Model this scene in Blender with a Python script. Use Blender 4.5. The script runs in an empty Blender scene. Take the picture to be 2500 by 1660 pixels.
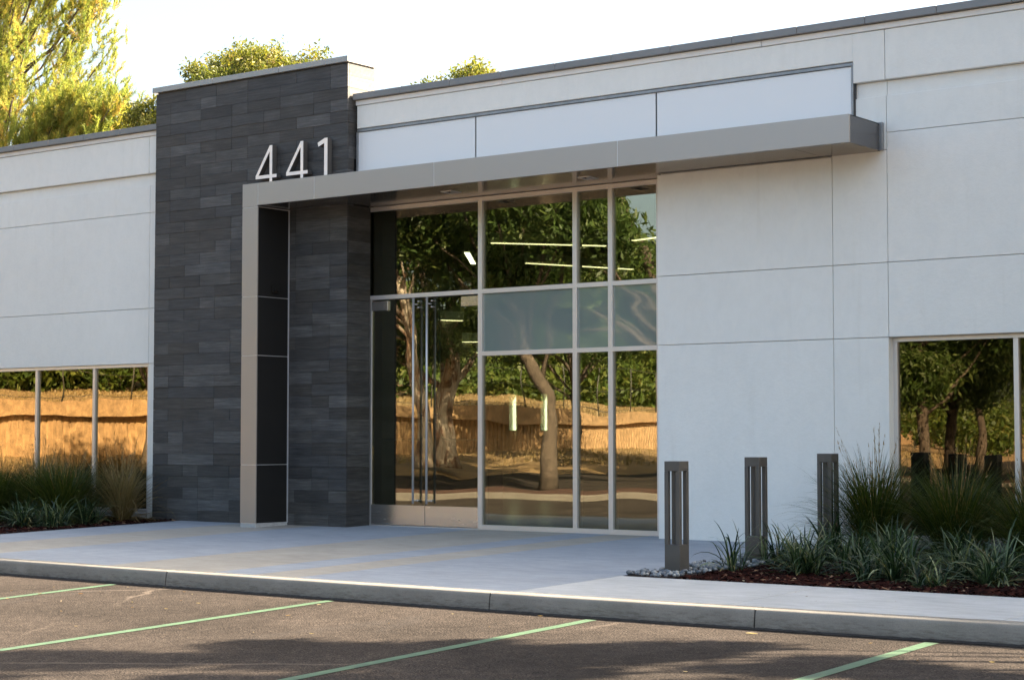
import bpy, bmesh, math, random
import numpy as np
from mathutils import Vector, Matrix
from math import radians as R

S = bpy.context.scene
COL = S.collection
# ------------------------------------------------------------------ camera
cam_d = bpy.data.cameras.new("camera")
cam = bpy.data.objects.new("camera", cam_d)
COL.objects.link(cam)
cam_d.sensor_width = 36.0
cam_d.lens = 64.08
cam_d.clip_start = 0.1
cam_d.clip_end = 8000
cam.location = (0, 0, 1.3)
cam.rotation_euler = (R(90 + 3.04), 0, R(37.0))
S.camera = cam
S.render.resolution_x = 1024
S.render.resolution_y = 679
# ------------------------------------------------------------------ light
SUN_AZ, SUN_EL = 50.0, 33.5          # azimuth from +Y towards +X
world = bpy.data.worlds.new("World")
S.world = world
world.use_nodes = True
wn, wl = world.node_tree.nodes, world.node_tree.links
bg = wn["Background"]
sky = wn.new("ShaderNodeTexSky")
sky.sky_type = 'NISHITA'
sky.sun_disc = False
sky.sun_elevation = R(SUN_EL)
sky.sun_rotation = R(SUN_AZ)
sky.altitude = 50
sky.air_density = 0.8
sky.dust_density = 5.0
sky.ozone_density = 0.4
wm = wn.new("ShaderNodeMix"); wm.data_type = 'RGBA'; wm.blend_type = 'MULTIPLY'   # hazy, slightly warm air
wm.inputs[0].default_value = 1.0
wm.inputs[7].default_value = (1.03, 1.0, 0.885, 1)
wl.new(sky.outputs[0], wm.inputs[6])
wl.new(wm.outputs[2], bg.inputs[0])
bg.inputs[1].default_value = 0.075
sun_d = bpy.data.lights.new("sun", 'SUN')
sun_d.energy = 4.6
sun_d.angle = R(0.53)
sun_d.color = (1.0, 0.83, 0.62)
sun = bpy.data.objects.new("sun", sun_d)
COL.objects.link(sun)
sd = Vector((math.sin(R(SUN_AZ)) * math.cos(R(SUN_EL)), math.cos(R(SUN_AZ)) * math.cos(R(SUN_EL)), math.sin(R(SUN_EL))))
sun.rotation_euler = sd.to_track_quat('Z', 'Y').to_euler()
sun.location = sd * 60
vs = S.view_settings
vs.view_transform = 'Standard'
vs.look = 'None'
vs.gamma = 1.0
vs.use_curve_mapping = False
vs.exposure = 3.0

# ------------------------------------------------------------------ materials
def mat(name):
    m = bpy.data.materials.new(name)
    m.use_nodes = True
    nt = m.node_tree
    b = nt.nodes["Principled BSDF"]
    return m, nt, nt.nodes, nt.links, b

def nd(nt, kind, **kw):
    n = nt.nodes.new(kind)
    for k, v in kw.items():
        setattr(n, k, v)
    return n

def coords(nt, scale=(1, 1, 1), obj=False):
    if obj:
        c = nd(nt, "ShaderNodeTexCoord").outputs["Object"]
    else:
        c = nd(nt, "ShaderNodeNewGeometry").outputs["Position"]
    mp = nd(nt, "ShaderNodeMapping")
    mp.inputs["Scale"].default_value = scale
    nt.links.new(c, mp.inputs[0])
    return mp.outputs[0]

def noise(nt, vec, scale, detail=4, rough=0.55, dist=0.0):
    n = nd(nt, "ShaderNodeTexNoise")
    n.inputs["Scale"].default_value = scale
    n.inputs["Detail"].default_value = detail
    n.inputs["Roughness"].default_value = rough
    n.inputs["Distortion"].default_value = dist
    nt.links.new(vec, n.inputs["Vector"])
    return n.outputs[0]

def ramp(nt, fac, stops):
    r = nd(nt, "ShaderNodeValToRGB")
    e = r.color_ramp.elements
    while len(e) > len(stops): e.remove(e[-1])
    while len(e) < len(stops): e.new(0.5)
    for i, (p, c) in enumerate(stops):
        e[i].position = p
        e[i].color = (*c, 1) if len(c) == 3 else c
    nt.links.new(fac, r.inputs[0])
    return r.outputs[0]

def mix(nt, fac, a, b, mode='MIX'):
    m = nd(nt, "ShaderNodeMix", data_type='RGBA', blend_type=mode)
    for sock, v in ((m.inputs[0], fac), (m.inputs[6], a), (m.inputs[7], b)):
        if hasattr(v, "is_linked") or hasattr(v, "links"):
            nt.links.new(v, sock)
        elif isinstance(v, (int, float)):
            sock.default_value = v
        else:
            sock.default_value = (*v, 1)
    return m.outputs[2]

def math_n(nt, op, a, b=0.0):
    m = nd(nt, "ShaderNodeMath", operation=op)
    for sock, v in ((m.inputs[0], a), (m.inputs[1], b)):
        if hasattr(v, "links"): nt.links.new(v, sock)
        else: sock.default_value = v
    return m.outputs[0]

def bump(nt, h, strength, dist, b):
    n = nd(nt, "ShaderNodeBump")
    n.inputs["Strength"].default_value = strength
    n.inputs["Distance"].default_value = dist
    nt.links.new(h, n.inputs["Height"])
    nt.links.new(n.outputs[0], b.inputs["Normal"])
    return n

M = {}
def simple(name, col, rough=0.5, metal=0.0, spec=0.5, var=0.0, vscale=3.0, bmp=0.0, bscale=60.0, stretch=(1, 1, 1)):
    m, nt, n, l, b = mat(name)
    b.inputs["Roughness"].default_value = rough
    b.inputs["Metallic"].default_value = metal
    b.inputs["Specular IOR Level"].default_value = spec
    if var > 0:
        v = coords(nt, stretch)
        f = noise(nt, v, vscale, 5)
        c = ramp(nt, f, [(0.3, tuple(x * (1 - var) for x in col)), (0.7, tuple(x * (1 + var) for x in col))])
        l.new(c, b.inputs["Base Color"])
        rr = ramp(nt, f, [(0.3, (rough * 0.85,) * 3), (0.7, (min(1, rough * 1.15),) * 3)])
        l.new(rr, b.inputs["Roughness"])
    else:
        b.inputs["Base Color"].default_value = (*col, 1)
    if bmp > 0:
        bump(nt, noise(nt, coords(nt), bscale, 3), bmp, 0.01, b)
    M[name] = m
    return m

# stucco with sand texture, faint trowel clouds and a few stains
def stucco(name, col):
    m, nt, n, l, b = mat(name)
    v = coords(nt)
    f1 = noise(nt, v, 0.9, 6, 0.6)
    f2 = noise(nt, coords(nt, (1.6, 1.6, 1)), 6.0, 5, 0.65, 0.4)
    c = ramp(nt, f1, [(0.3, tuple(x * 0.97 for x in col)), (0.7, tuple(min(1, x * 1.02) for x in col))])
    c2 = ramp(nt, f2, [(0.35, (0.968, 0.970, 0.971)), (0.6, (1, 1, 1)), (1, (1, 1, 1))])
    c = mix(nt, 1.0, c, c2, 'MULTIPLY')
    st = noise(nt, coords(nt, (5, 5, .35)), 1.6, 5, 0.6)
    c3 = ramp(nt, st, [(0.58, (1, 1, 1)), (0.8, (0.955, 0.95, 0.94))])
    c = mix(nt, 1.0, c, c3, 'MULTIPLY')
    l.new(c, b.inputs["Base Color"])
    b.inputs["Roughness"].default_value = 0.85
    b.inputs["Specular IOR Level"].default_value = 0.3
    g = noise(nt, v, 130, 4, 0.7)
    g2 = noise(nt, v, 22, 4, 0.6)
    h = math_n(nt, 'ADD', g, math_n(nt, 'MULTIPLY', g2, 1.2))
    bump(nt, h, 0.45, 0.006, b)
    M[name] = m
stucco("stucco", (0.80, 0.81, 0.785))
stucco("stucco_trim", (0.80, 0.80, 0.79))

# combed dark basalt
m, nt, n, l, b = mat("basalt")
oi = nd(nt, "ShaderNodeObjectInfo")
rnd = oi.outputs["Random"]
base = ramp(nt, rnd, [(0.0, (0.040, 0.041, 0.043)), (0.25, (0.060, 0.057, 0.053)), (0.5, (0.052, 0.055, 0.060)),
                      (0.75, (0.078, 0.078, 0.077)), (0.9, (0.088, 0.09, 0.093)), (1.0, (0.10, 0.103, 0.106))])
sv = coords(nt, (3, 3, 60))
streak = noise(nt, sv, 1.0, 5, 0.7)
streakc = ramp(nt, streak, [(0.3, (0.5,) * 3), (0.55, (1.0,) * 3), (0.75, (1.7,) * 3)])
cloud = noise(nt, coords(nt, (1, 1, 2.5)), 3.0, 5, 0.6)
cloudc = ramp(nt, cloud, [(0.3, (0.8, 0.8, 0.82)), (0.7, (1.22, 1.2, 1.16))])
c = mix(nt, 1.0, base, streakc, 'MULTIPLY')
c = mix(nt, 1.0, c, cloudc, 'MULTIPLY')
# groove lines 15 mm apart
gz = coords(nt, (0.6, 0.6, 1))
wv = nd(nt, "ShaderNodeTexWave", wave_type='BANDS', bands_direction='Z', wave_profile='SIN')
wv.inputs["Scale"].default_value = 1 / 0.0158 * 0.1592 * 2 * 1.0
wv.inputs["Distortion"].default_value = 0.6
wv.inputs["Detail"].default_value = 2
wv.inputs["Detail Scale"].default_value = 2.0
l.new(gz, wv.inputs["Vector"])
gl = ramp(nt, wv.outputs[1], [(0.0, (0.55,) * 3), (0.6, (1.1,) * 3)])
c = mix(nt, 1.0, c, gl, 'MULTIPLY')
l.new(c, b.inputs["Base Color"])
b.inputs["Roughness"].default_value = 0.62
hh = math_n(nt, 'ADD', wv.outputs[1], math_n(nt, 'MULTIPLY', noise(nt, coords(nt), 220, 3), 0.7))
bump(nt, hh, 0.6, 0.004, b)
M["basalt"] = m
simple("tile_back", (0.02, 0.02, 0.021), 0.9)

simple("cap_metal", (0.20, 0.20, 0.205), 0.45, 0.35, 0.5, 0.12, 2.5)
simple("cap_light", (0.33, 0.325, 0.315), 0.45, 0.3, 0.5, 0.08, 2.5)
simple("canopy_metal", (0.385, 0.362, 0.345), 0.42, 0.6)
simple("canopy_dark", (0.13, 0.13, 0.135), 0.22, 0.65, 0.5, 0.05, 1.5)
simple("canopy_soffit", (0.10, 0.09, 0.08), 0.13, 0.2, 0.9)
simple("canopy_dark_reflection", (0.022, 0.022, 0.022), 0.35, 0.3)  # same metal as the leg front, dark stone reflection put into the colour
simple("reveal_metal", (0.62, 0.64, 0.68), 0.35, 0.5)
simple("frame_metal", (0.66, 0.645, 0.64), 0.38, 0.55)
simple("steel", (0.68, 0.66, 0.64), 0.24, 0.95, 0.5, 0.03, 4, 0, 60, (1, 1, 12))
simple("numeral_metal", (0.95, 0.87, 0.81), 0.40, 0.15, 0.5, 0.02, 6)
simple("numeral_return", (0.16, 0.155, 0.15), 0.4, 0.6)
simple("bollard_paint", (0.085, 0.083, 0.080), 0.42, 0.2, 0.5, 0.05, 6)
simple("sign_panel", (0.76, 0.785, 0.81), 0.4, 0.05)
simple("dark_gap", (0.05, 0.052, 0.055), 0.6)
simple("flashing", (0.26, 0.28, 0.30), 0.45, 0.5, 0.5, 0.2, 8)
simple("black_plastic", (0.012, 0.012, 0.012), 0.3)
simple("rubber", (0.02, 0.02, 0.02), 0.7)
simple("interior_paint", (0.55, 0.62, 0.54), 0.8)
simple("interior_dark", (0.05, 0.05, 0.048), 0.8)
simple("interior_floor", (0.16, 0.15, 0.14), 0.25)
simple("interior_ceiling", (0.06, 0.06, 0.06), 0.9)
simple("teal_tube", (0.16, 0.24, 0.24), 0.3, 0.4)
simple("roofing", (0.3, 0.3, 0.29), 0.9)
simple("pale_sign", (0.35, 0.45, 0.43), 0.4)

def emis(name, col, s):
    m, nt, n, l, b = mat(name)
    b.inputs["Base Color"].default_value = (0.8, 0.8, 0.8, 1)
    b.inputs["Emission Color"].default_value = (*col, 1)
    b.inputs["Emission Strength"].default_value = s
    M[name] = m
emis("led", (1.0, 0.78, 0.44), 0.9)
emis("led_white", (1.0, 0.86, 0.62), 2.0)

# glass: tinted transparency plus mirror coat, slightly wavy
def glass(name, refl, reflcol, trans, wav=0.35, rough=0.0, diffuse=None):
    m = bpy.data.materials.new(name)
    m.use_nodes = True
    nt = m.node_tree
    nt.nodes.clear()
    out = nd(nt, "ShaderNodeOutputMaterial")
    g = nd(nt, "ShaderNodeBsdfGlossy")
    g.inputs["Color"].default_value = (*reflcol, 1)
    g.inputs["Roughness"].default_value = rough
    if diffuse is None:
        t = nd(nt, "ShaderNodeBsdfTransparent")
        t.inputs["Color"].default_value = (*trans, 1)
    else:
        t = nd(nt, "ShaderNodeBsdfDiffuse")
        t.inputs["Color"].default_value = (*diffuse, 1)
    mx = nd(nt, "ShaderNodeMixShader")
    fr = nd(nt, "ShaderNodeLayerWeight")
    fr.inputs["Blend"].default_value = 0.25
    f = math_n(nt, 'ADD', math_n(nt, 'MULTIPLY', fr.outputs["Fresnel"], 0.8), refl)
    nt.links.new(f, mx.inputs[0])
    nt.links.new(t.outputs[0], mx.inputs[1])
    nt.links.new(g.outputs[0], mx.inputs[2])
    nt.links.new(mx.outputs[0], out.inputs[0])
    # long soft waves of tempered glass
    h = noise(nt, coords(nt, (0.9, 1, 1.6)), 1.1, 1, 0.3)
    bn = nd(nt, "ShaderNodeBump")
    bn.inputs["Strength"].default_value = wav
    bn.inputs["Distance"].default_value = 0.004
    nt.links.new(h, bn.inputs["Height"])
    nt.links.new(bn.outputs[0], g.inputs["Normal"])
    M[name] = m
glass("glass", 0.15, (1.0, 0.93, 0.78), (0.52, 0.58, 0.52), 0.42)
glass("glass_gold", 0.19, (1.0, 0.86, 0.60), (0.30, 0.33, 0.28), 0.45)
glass("glass_bronze", 0.10, (1.0, 0.86, 0.66), (0.30, 0.33, 0.28), 0.45)
glass("glass_frost", 0.15, (0.95, 1.0, 0.95), None, 1.2, 0.03, (0.20, 0.25, 0.245))

# concretes
def concrete(name, col, streaky=True, var=0.10):
    m, nt, n, l, b = mat(name)
    v = coords(nt)
    f1 = noise(nt, v, 1.3, 6, 0.65, 0.3)
    c = ramp(nt, f1, [(0.28, tuple(x * (1 - var) for x in col)), (0.72, tuple(x * (1 + var) for x in col))])
    if streaky:   # broom finish across the walk
        f2 = noise(nt, coords(nt, (0.9, 7, 4)), 3.0, 6, 0.7, 0.2)
        c = mix(nt, 1.0, c, ramp(nt, f2, [(0.32, (0.80,) * 3), (0.55, (1.0,) * 3), (0.8, (1.12,) * 3)]), 'MULTIPLY')
    f3 = noise(nt, v, 90, 3, 0.7)
    c = mix(nt, 1.0, c, ramp(nt, f3, [(0.25, (0.86,) * 3), (0.5, (1,) * 3), (0.8, (1.06,) * 3)]), 'MULTIPLY')
    vo = nd(nt, "ShaderNodeTexVoronoi")
    vo.inputs["Scale"].default_value = 1.7
    l.new(v, vo.inputs["Vector"])
    c = mix(nt, 1.0, c, ramp(nt, vo.outputs["Distance"], [(0.0, (0.55, .5, .45)), (0.016, (0.7, .65, .6)), (0.024, (1, 1, 1))]), 'MULTIPLY')
    l.new(c, b.inputs["Base Color"])
    b.inputs["Roughness"].default_value = 0.82
    b.inputs["Specular IOR Level"].default_value = 0.35
    bump(nt, noise(nt, coords(nt, (1, 3, 1)), 110, 3), 0.35, 0.003, b)
    M[name] = m
concrete("concrete_blue", (0.285, 0.315, 0.36))
concrete("concrete_tan", (0.345, 0.325, 0.29))
concrete("concrete_light", (0.43, 0.445, 0.455))

# kerb: grey-brown, dark brown blotches closing up towards the bottom
m, nt, n, l, b = mat("kerb_concrete")
v = coords(nt)
f1 = noise(nt, v, 2.2, 6, 0.65)
c = ramp(nt, f1, [(0.3, (0.19, 0.178, 0.157)), (0.7, (0.26, 0.244, 0.215))])
f2 = noise(nt, coords(nt, (1.2, 1.2, 7)), 7, 6, 0.75)
sep = nd(nt, "ShaderNodeSeparateXYZ"); l.new(v, sep.inputs[0])
low = nd(nt, "ShaderNodeMapRange"); l.new(sep.outputs[2], low.inputs[0])
low.inputs[1].default_value = -0.02; low.inputs[2].default_value = -0.17
low.inputs[3].default_value = 0.0; low.inputs[4].default_value = 0.30
f2b = math_n(nt, 'ADD', f2, low.outputs[0])
c = mix(nt, ramp(nt, f2b, [(0.60, (0, 0, 0)), (0.82, (0.75,) * 3)]), c, (0.10, 0.085, 0.07))
f3 = noise(nt, v, 140, 3, 0.7)
c = mix(nt, 1.0, c, ramp(nt, f3, [(0.3, (0.8,) * 3), (0.6, (1.03,) * 3)]), 'MULTIPLY')
l.new(c, b.inputs["Base Color"])
b.inputs["Roughness"].default_value = 0.75
bump(nt, math_n(nt, 'ADD', noise(nt, v, 40, 4), f3), 0.4, 0.004, b)
M["kerb_concrete"] = m

# asphalt: stones in binder, wear, tyre polish, pale cracks
m, nt, n, l, b = mat("asphalt")
v = coords(nt)
f1 = noise(nt, v, 0.55, 5, 0.6, 0.5)
c = ramp(nt, f1, [(0.3, (0.031, 0.027, 0.024)), (0.7, (0.060, 0.051, 0.045))])
f2 = noise(nt, v, 75, 3, 0.75)
c = mix(nt, 1.0, c, ramp(nt, f2, [(0.30, (0.28,) * 3), (0.5, (0.95,) * 3), (0.70, (2.1, 2.0, 1.9))]), 'MULTIPLY')
vo = nd(nt, "ShaderNodeTexVoronoi"); vo.inputs["Scale"].default_value = 62
l.new(v, vo.inputs["Vector"])
c = mix(nt, 1.0, c, ramp(nt, vo.outputs["Distance"], [(0.0, (1.35, 1.3, 1.25)), (0.45, (1, 1, 1)), (0.8, (0.65,) * 3)]), 'MULTIPLY')
f4 = noise(nt, v, 9, 5, 0.65)
c = mix(nt, 1.0, c, ramp(nt, f4, [(0.35, (0.78,) * 3), (0.65, (1.18,) * 3)]), 'MULTIPLY')
vc = nd(nt, "ShaderNodeTexVoronoi", feature='DISTANCE_TO_EDGE'); vc.inputs["Scale"].default_value = 0.19
wob = math_n(nt, 'MULTIPLY', noise(nt, v, 1.4, 4, 0.6), 0.45)
vv = nd(nt, "ShaderNodeVectorMath", operation='ADD')
l.new(v, vv.inputs[0]); 
wv3 = nd(nt, "ShaderNodeCombineXYZ"); l.new(wob, wv3.inputs[0]); l.new(wob, wv3.inputs[1]); l.new(wv3.outputs[0], vv.inputs[1])
l.new(vv.outputs[0], vc.inputs["Vector"])
gate = noise(nt, v, 0.28, 2)
ck = ramp(nt, vc.outputs["Distance"], [(0.0, (1,) * 3), (0.0035, (0.7,) * 3), (0.006, (0, 0, 0))])
ck = mix(nt, 1.0, ck, ramp(nt, gate, [(0.46, (0, 0, 0)), (0.56, (0.7,) * 3)]), 'MULTIPLY')
c = mix(nt, ck, c, (0.15, 0.125, 0.105))
# oily dark drips
st = noise(nt, coords(nt, (1, .45, 1)), 0.9, 5, 0.6, 0.8)
c = mix(nt, ramp(nt, st, [(0.62, (0, 0, 0)), (0.74, (0.5,) * 3)]), c, (0.05, 0.045, 0.042))
l.new(c, b.inputs["Base Color"])
b.inputs["Roughness"].default_value = 0.85
b.inputs["Specular IOR Level"].default_value = 0.08
bump(nt, math_n(nt, 'SUBTRACT', f2, vo.outputs["Distance"]), 0.9, 0.006, b)
M["asphalt"] = m
simple("asphalt_edge", (0.035, 0.032, 0.03), 0.9, 0, 0.3, 0.4, 40, 1.0, 80)

# worn green line paint
m, nt, n, l, b = mat("green_paint")
v = coords(nt)
f2 = noise(nt, v, 75, 3, 0.75)
f3 = noise(nt, v, 6, 5, 0.7)
c = ramp(nt, f3, [(0.3, (0.045, 0.100, 0.055)), (0.7, (0.080, 0.145, 0.085))])
f23 = math_n(nt, 'ADD', math_n(nt, 'MULTIPLY', f2, 0.75), math_n(nt, 'MULTIPLY', f3, 0.25))
wear = ramp(nt, f23, [(0.38, (1,) * 3), (0.47, (0, 0, 0))])
c = mix(nt, wear, c, (0.09, 0.085, 0.07))
l.new(c, b.inputs["Base Color"])
b.inputs["Roughness"].default_value = 0.6
bump(nt, f2, 0.6, 0.004, b)
M["green_paint"] = m

def ground_mat(name, c1, c2, s=2.0, s2=30):
    m, nt, n, l, b = mat(name)
    v = coords(nt)
    f = noise(nt, v, s, 7, 0.7)
    f2 = noise(nt, v, s2, 4, 0.75)
    c = ramp(nt, f, [(0.3, c1), (0.7, c2)])
    c = mix(nt, 1.0, c, ramp(nt, f2, [(0.3, (0.55,) * 3), (0.65, (1.25,) * 3)]), 'MULTIPLY')
    l.new(c, b.inputs["Base Color"])
    b.inputs["Roughness"].default_value = 0.95
    bump(nt, f2, 1.0, 0.03, b)
    M[name] = m
ground_mat("dry_ground", (0.20, 0.13, 0.06), (0.34, 0.225, 0.10), 0.5, 6)
ground_mat("mulch_soil", (0.010, 0.004, 0.003), (0.022, 0.008, 0.006), 6, 60)
ground_mat("red_mulch", (0.045, 0.020, 0.012), (0.09, 0.038, 0.022), 6, 40)
ground_mat("tan_concrete", (0.36, 0.235, 0.12), (0.44, 0.29, 0.155), 0.6, 3)
ground_mat("bark", (0.05, 0.038, 0.029), (0.135, 0.105, 0.078), 3, 11)
simple("fence_metal", (0.05, 0.05, 0.045), 0.6)

# white and russet patches of eucalyptus bark
m, nt, n, l, b = mat("eucalyptus_bark")
f = noise(nt, coords(nt, (1, 1, .35)), 3.2, 5, 0.6, 0.6)
c = ramp(nt, f, [(0.36, (0.10, 0.06, 0.04)), (0.44, (0.28, 0.17, 0.11)), (0.5, (0.40, 0.33, 0.26)), (0.8, (0.55, 0.48, 0.40))])
l.new(c, b.inputs["Base Color"]); b.inputs["Roughness"].default_value = 0.85
M["eucalyptus_bark"] = m

def tinted(name, stops, trans=0.35, rough=0.5, tcol=None, patch=None):
    m = bpy.data.materials.new(name); m.use_nodes = True
    nt = m.node_tree; b = nt.nodes["Principled BSDF"]; out = nt.nodes["Material Output"]
    at = nd(nt, "ShaderNodeAttribute", attribute_name="tint")
    c = ramp(nt, at.outputs["Fac"], stops)
    nt.links.new(c, b.inputs["Base Color"])
    b.inputs["Roughness"].default_value = rough
    b.inputs["Specular IOR Level"].default_value = 0.35
    if trans > 0:
        t = nd(nt, "ShaderNodeBsdfTranslucent")
        tc = mix(nt, 1.0, c, tcol or (1.2, 1.25, 0.6), 'MULTIPLY')
        nt.links.new(tc, t.inputs["Color"])
        ms = nd(nt, "ShaderNodeMixShader"); ms.inputs[0].default_value = trans
        nt.links.new(b.outputs[0], ms.inputs[1]); nt.links.new(t.outputs[0], ms.inputs[2])
        nt.links.new(ms.outputs[0], out.inputs[0])
    M[name] = m
tinted("pine_leaf", [(0, (0.11, 0.16, 0.045)), (0.45, (0.23, 0.27, 0.065)), (0.8, (0.37, 0.34, 0.085)), (1, (0.46, 0.31, 0.12))], 0.6, 0.5, (1.25, 1.22, 0.8))
tinted("broad_leaf", [(0, (0.055, 0.075, 0.018)), (0.5, (0.13, 0.14, 0.025)), (0.85, (0.21, 0.19, 0.045)), (1, (0.27, 0.20, 0.08))], 0.45)
tinted("dark_leaf", [(0, (0.028, 0.055, 0.012)), (0.5, (0.055, 0.095, 0.020)), (1, (0.12, 0.15, 0.04))], 0.35)
tinted("shrub_leaf", [(0, (0.04, 0.075, 0.014)), (0.5, (0.085, 0.125, 0.022)), (1, (0.17, 0.18, 0.045))], 0.35)
tinted("grass_blade", [(0, (0.018, 0.034, 0.006)), (0.5, (0.060, 0.082, 0.014)), (0.70, (0.125, 0.130, 0.028)), (0.85, (0.22, 0.14, 0.05)), (1, (0.34, 0.22, 0.10))], 0.3)
tinted("dry_blade", [(0, (0.16, 0.13, 0.06)), (0.5, (0.26, 0.19, 0.09)), (1, (0.36, 0.27, 0.14))], 0.3)
tinted("strap_leaf", [(0, (0.008, 0.021, 0.008)), (0.45, (0.020, 0.045, 0.020)), (0.70, (0.055, 0.090, 0.038)), (0.88, (0.18, 0.23, 0.13)), (1, (0.26, 0.20, 0.08))], 0.25, 0.4, (1, 1.2, .7))
tinted("mulch_chip", [(0, (0.007, 0.003, 0.003)), (0.6, (0.022, 0.007, 0.006)), (0.96, (0.05, 0.017, 0.012)), (1, (0.30, 0.20, 0.13))], 0.0, 1.0)
M["mulch_chip"].node_tree.nodes["Principled BSDF"].inputs["Specular IOR Level"].default_value = 0.05
tinted("dry_leaf", [(0, (0.16, 0.08, 0.03)), (0.5, (0.28, 0.20, 0.10)), (1, (0.45, 0.38, 0.28))], 0.3, 0.6)
# river pebbles
m, nt, n, l, b = mat("pebble")
oi = nd(nt, "ShaderNodeObjectInfo")
c = ramp(nt, oi.outputs["Random"], [(0, (0.05, 0.062, 0.08)), (0.35, (0.11, 0.13, 0.155)), (0.7, (0.19, 0.215, 0.24)), (1, (0.29, 0.305, 0.31))])
c = mix(nt, 1.0, c, ramp(nt, noise(nt, coords(nt), 40, 4), [(0.3, (0.75,) * 3), (0.7, (1.15,) * 3)]), 'MULTIPLY')
l.new(c, b.inputs["Base Color"]); b.inputs["Roughness"].default_value = 0.55
M["pebble"] = m

# ------------------------------------------------------------------ mesh helpers
def link(name, me, m=None, parent=None):
    o = bpy.data.objects.new(name, me)
    COL.objects.link(o)
    if parent is not None: o.parent = parent
    if m is not None and me is not None and len(me.materials) == 0:
        me.materials.append(M[m] if isinstance(m, str) else m)
    return o

def tag(o, label=None, cat=None, group=None, kind=None):
    if label: o["label"] = label
    if cat: o["category"] = cat
    if group: o["group"] = group
    if kind: o["kind"] = kind
    return o

def empty(name, loc, label=None, cat=None, group=None):
    o = bpy.data.objects.new(name, None)
    COL.objects.link(o)
    o.empty_display_size = 0.3
    o.location = loc
    return tag(o, label, cat, group)

def np_mesh(name, V, F, tint=None, smooth=False):
    """V (n,3), F list of tuples or (m,k) array"""
    me = bpy.data.meshes.new(name)
    V = np.asarray(V, dtype=np.float32)
    if isinstance(F, np.ndarray):
        k = F.shape[1]; m_ = F.shape[0]
        me.vertices.add(len(V)); me.vertices.foreach_set("co", V.ravel())
        me.loops.add(m_ * k); me.loops.foreach_set("vertex_index", F.astype(np.int32).ravel())
        me.polygons.add(m_)
        me.polygons.foreach_set("loop_start", np.arange(0, m_ * k, k, dtype=np.int32))
        me.polygons.foreach_set("loop_total", np.full(m_, k, dtype=np.int32))
        me.update(calc_edges=True)
    else:
        me.from_pydata(V.tolist(), [], F); me.update()
    if tint is not None:
        a = me.attributes.new("tint", 'FLOAT', 'POINT')
        a.data.foreach_set("value", np.asarray(tint, dtype=np.float32))
    if smooth:
        me.polygons.foreach_set("use_smooth", np.ones(len(me.polygons), dtype=bool))
    return me

BOXF = [(0, 3, 2, 1), (4, 5, 6, 7), (0, 1, 5, 4), (1, 2, 6, 5), (2, 3, 7, 6), (3, 0, 4, 7)]
def boxv(x0, x1, y0, y1, z0, z1):
    return [(x0, y0, z0), (x1, y0, z0), (x1, y1, z0), (x0, y1, z0), (x0, y0, z1), (x1, y0, z1), (x1, y1, z1), (x0, y1, z1)]

def boxes(name, lst, m, parent=None, bevel=0.0, origin=None, seg=1):
    """joined boxes as one mesh; world coordinates, shifted into the parent's frame"""
    bm = bmesh.new()
    ox, oy, oz = (0, 0, 0)
    if parent is not None and parent.type == 'EMPTY': ox, oy, oz = parent.location
    if parent is not None and parent.parent is not None: 
        pl = parent.parent.location; ox, oy, oz = ox + pl[0], oy + pl[1], oz + pl[2]
    elif parent is not None and parent.type != 'EMPTY':
        pl = parent.location; ox, oy, oz = pl
    if parent is not None: ox, oy, oz = world_loc(parent)
    for bx in lst:
        vs_ = [bm.verts.new((x - ox, y - oy, z - oz)) for x, y, z in boxv(*bx)]
        for f in BOXF: bm.faces.new([vs_[i] for i in f])
    if bevel > 0:
        bmesh.ops.bevel(bm, geom=list(bm.edges), offset=bevel, segments=seg, affect='EDGES', profile=0.6)
    me = bpy.data.meshes.new(name)
    bm.to_mesh(me); bm.free()
    return link(name, me, m, parent)

def world_loc(o):
    x, y, z = 0.0, 0.0, 0.0
    while o is not None:
        x += o.location[0]; y += o.location[1]; z += o.location[2]
        o = o.parent
    return x, y, z

def tube_arrays(pts, rads, n=8, cap=True):
    P = np.array(pts, float); k = len(P)
    T = np.gradient(P, axis=0); T /= np.linalg.norm(T, axis=1)[:, None] + 1e-9
    up = np.array([0, 0, 1.0]) if abs(T[0][2]) < 0.9 else np.array([1.0, 0, 0])
    V = []; 
    a = np.cross(T[0], up); a /= np.linalg.norm(a)
    for i in range(k):
        a = a - T[i] * a.dot(T[i]); a /= np.linalg.norm(a) + 1e-9
        b_ = np.cross(T[i], a)
        for j in range(n):
            t = 2 * math.pi * j / n
            V.append(P[i] + rads[i] * (math.cos(t) * a + math.sin(t) * b_))
    F = []
    for i in range(k - 1):
        for j in range(n):
            j2 = (j + 1) % n
            F.append((i * n + j, i * n + j2, (i + 1) * n + j2, (i + 1) * n + j))
    if cap:
        F.append(tuple(range(n - 1, -1, -1))); F.append(tuple((k - 1) * n + j for j in range(n)))
    return V, F

def tubes(name, lst, m, parent=None, n=8, smooth=True):
    V, F = [], []
    o3 = np.array(world_loc(parent)) if parent is not None else np.zeros(3)
    for pts, rads in lst:
        v, f = tube_arrays(pts, rads, n)
        off = len(V); V += [tuple(np.array(q) - o3) for q in v]; F += [tuple(i + off for i in g) for g in f]
    return link(name, np_mesh(name, V, F, smooth=smooth), m, parent)

YK, SL = 12.19, 0.02
def gz(y): return SL * (y - YK)
def kerb_y(x):
    d = x + 9.6
    return 12.165 + (0.0022 if d < 0 else 0.0065) * d * d if abs(d) < 12 else 12.165 + (0.317 if d < 0 else 0.936)

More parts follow.
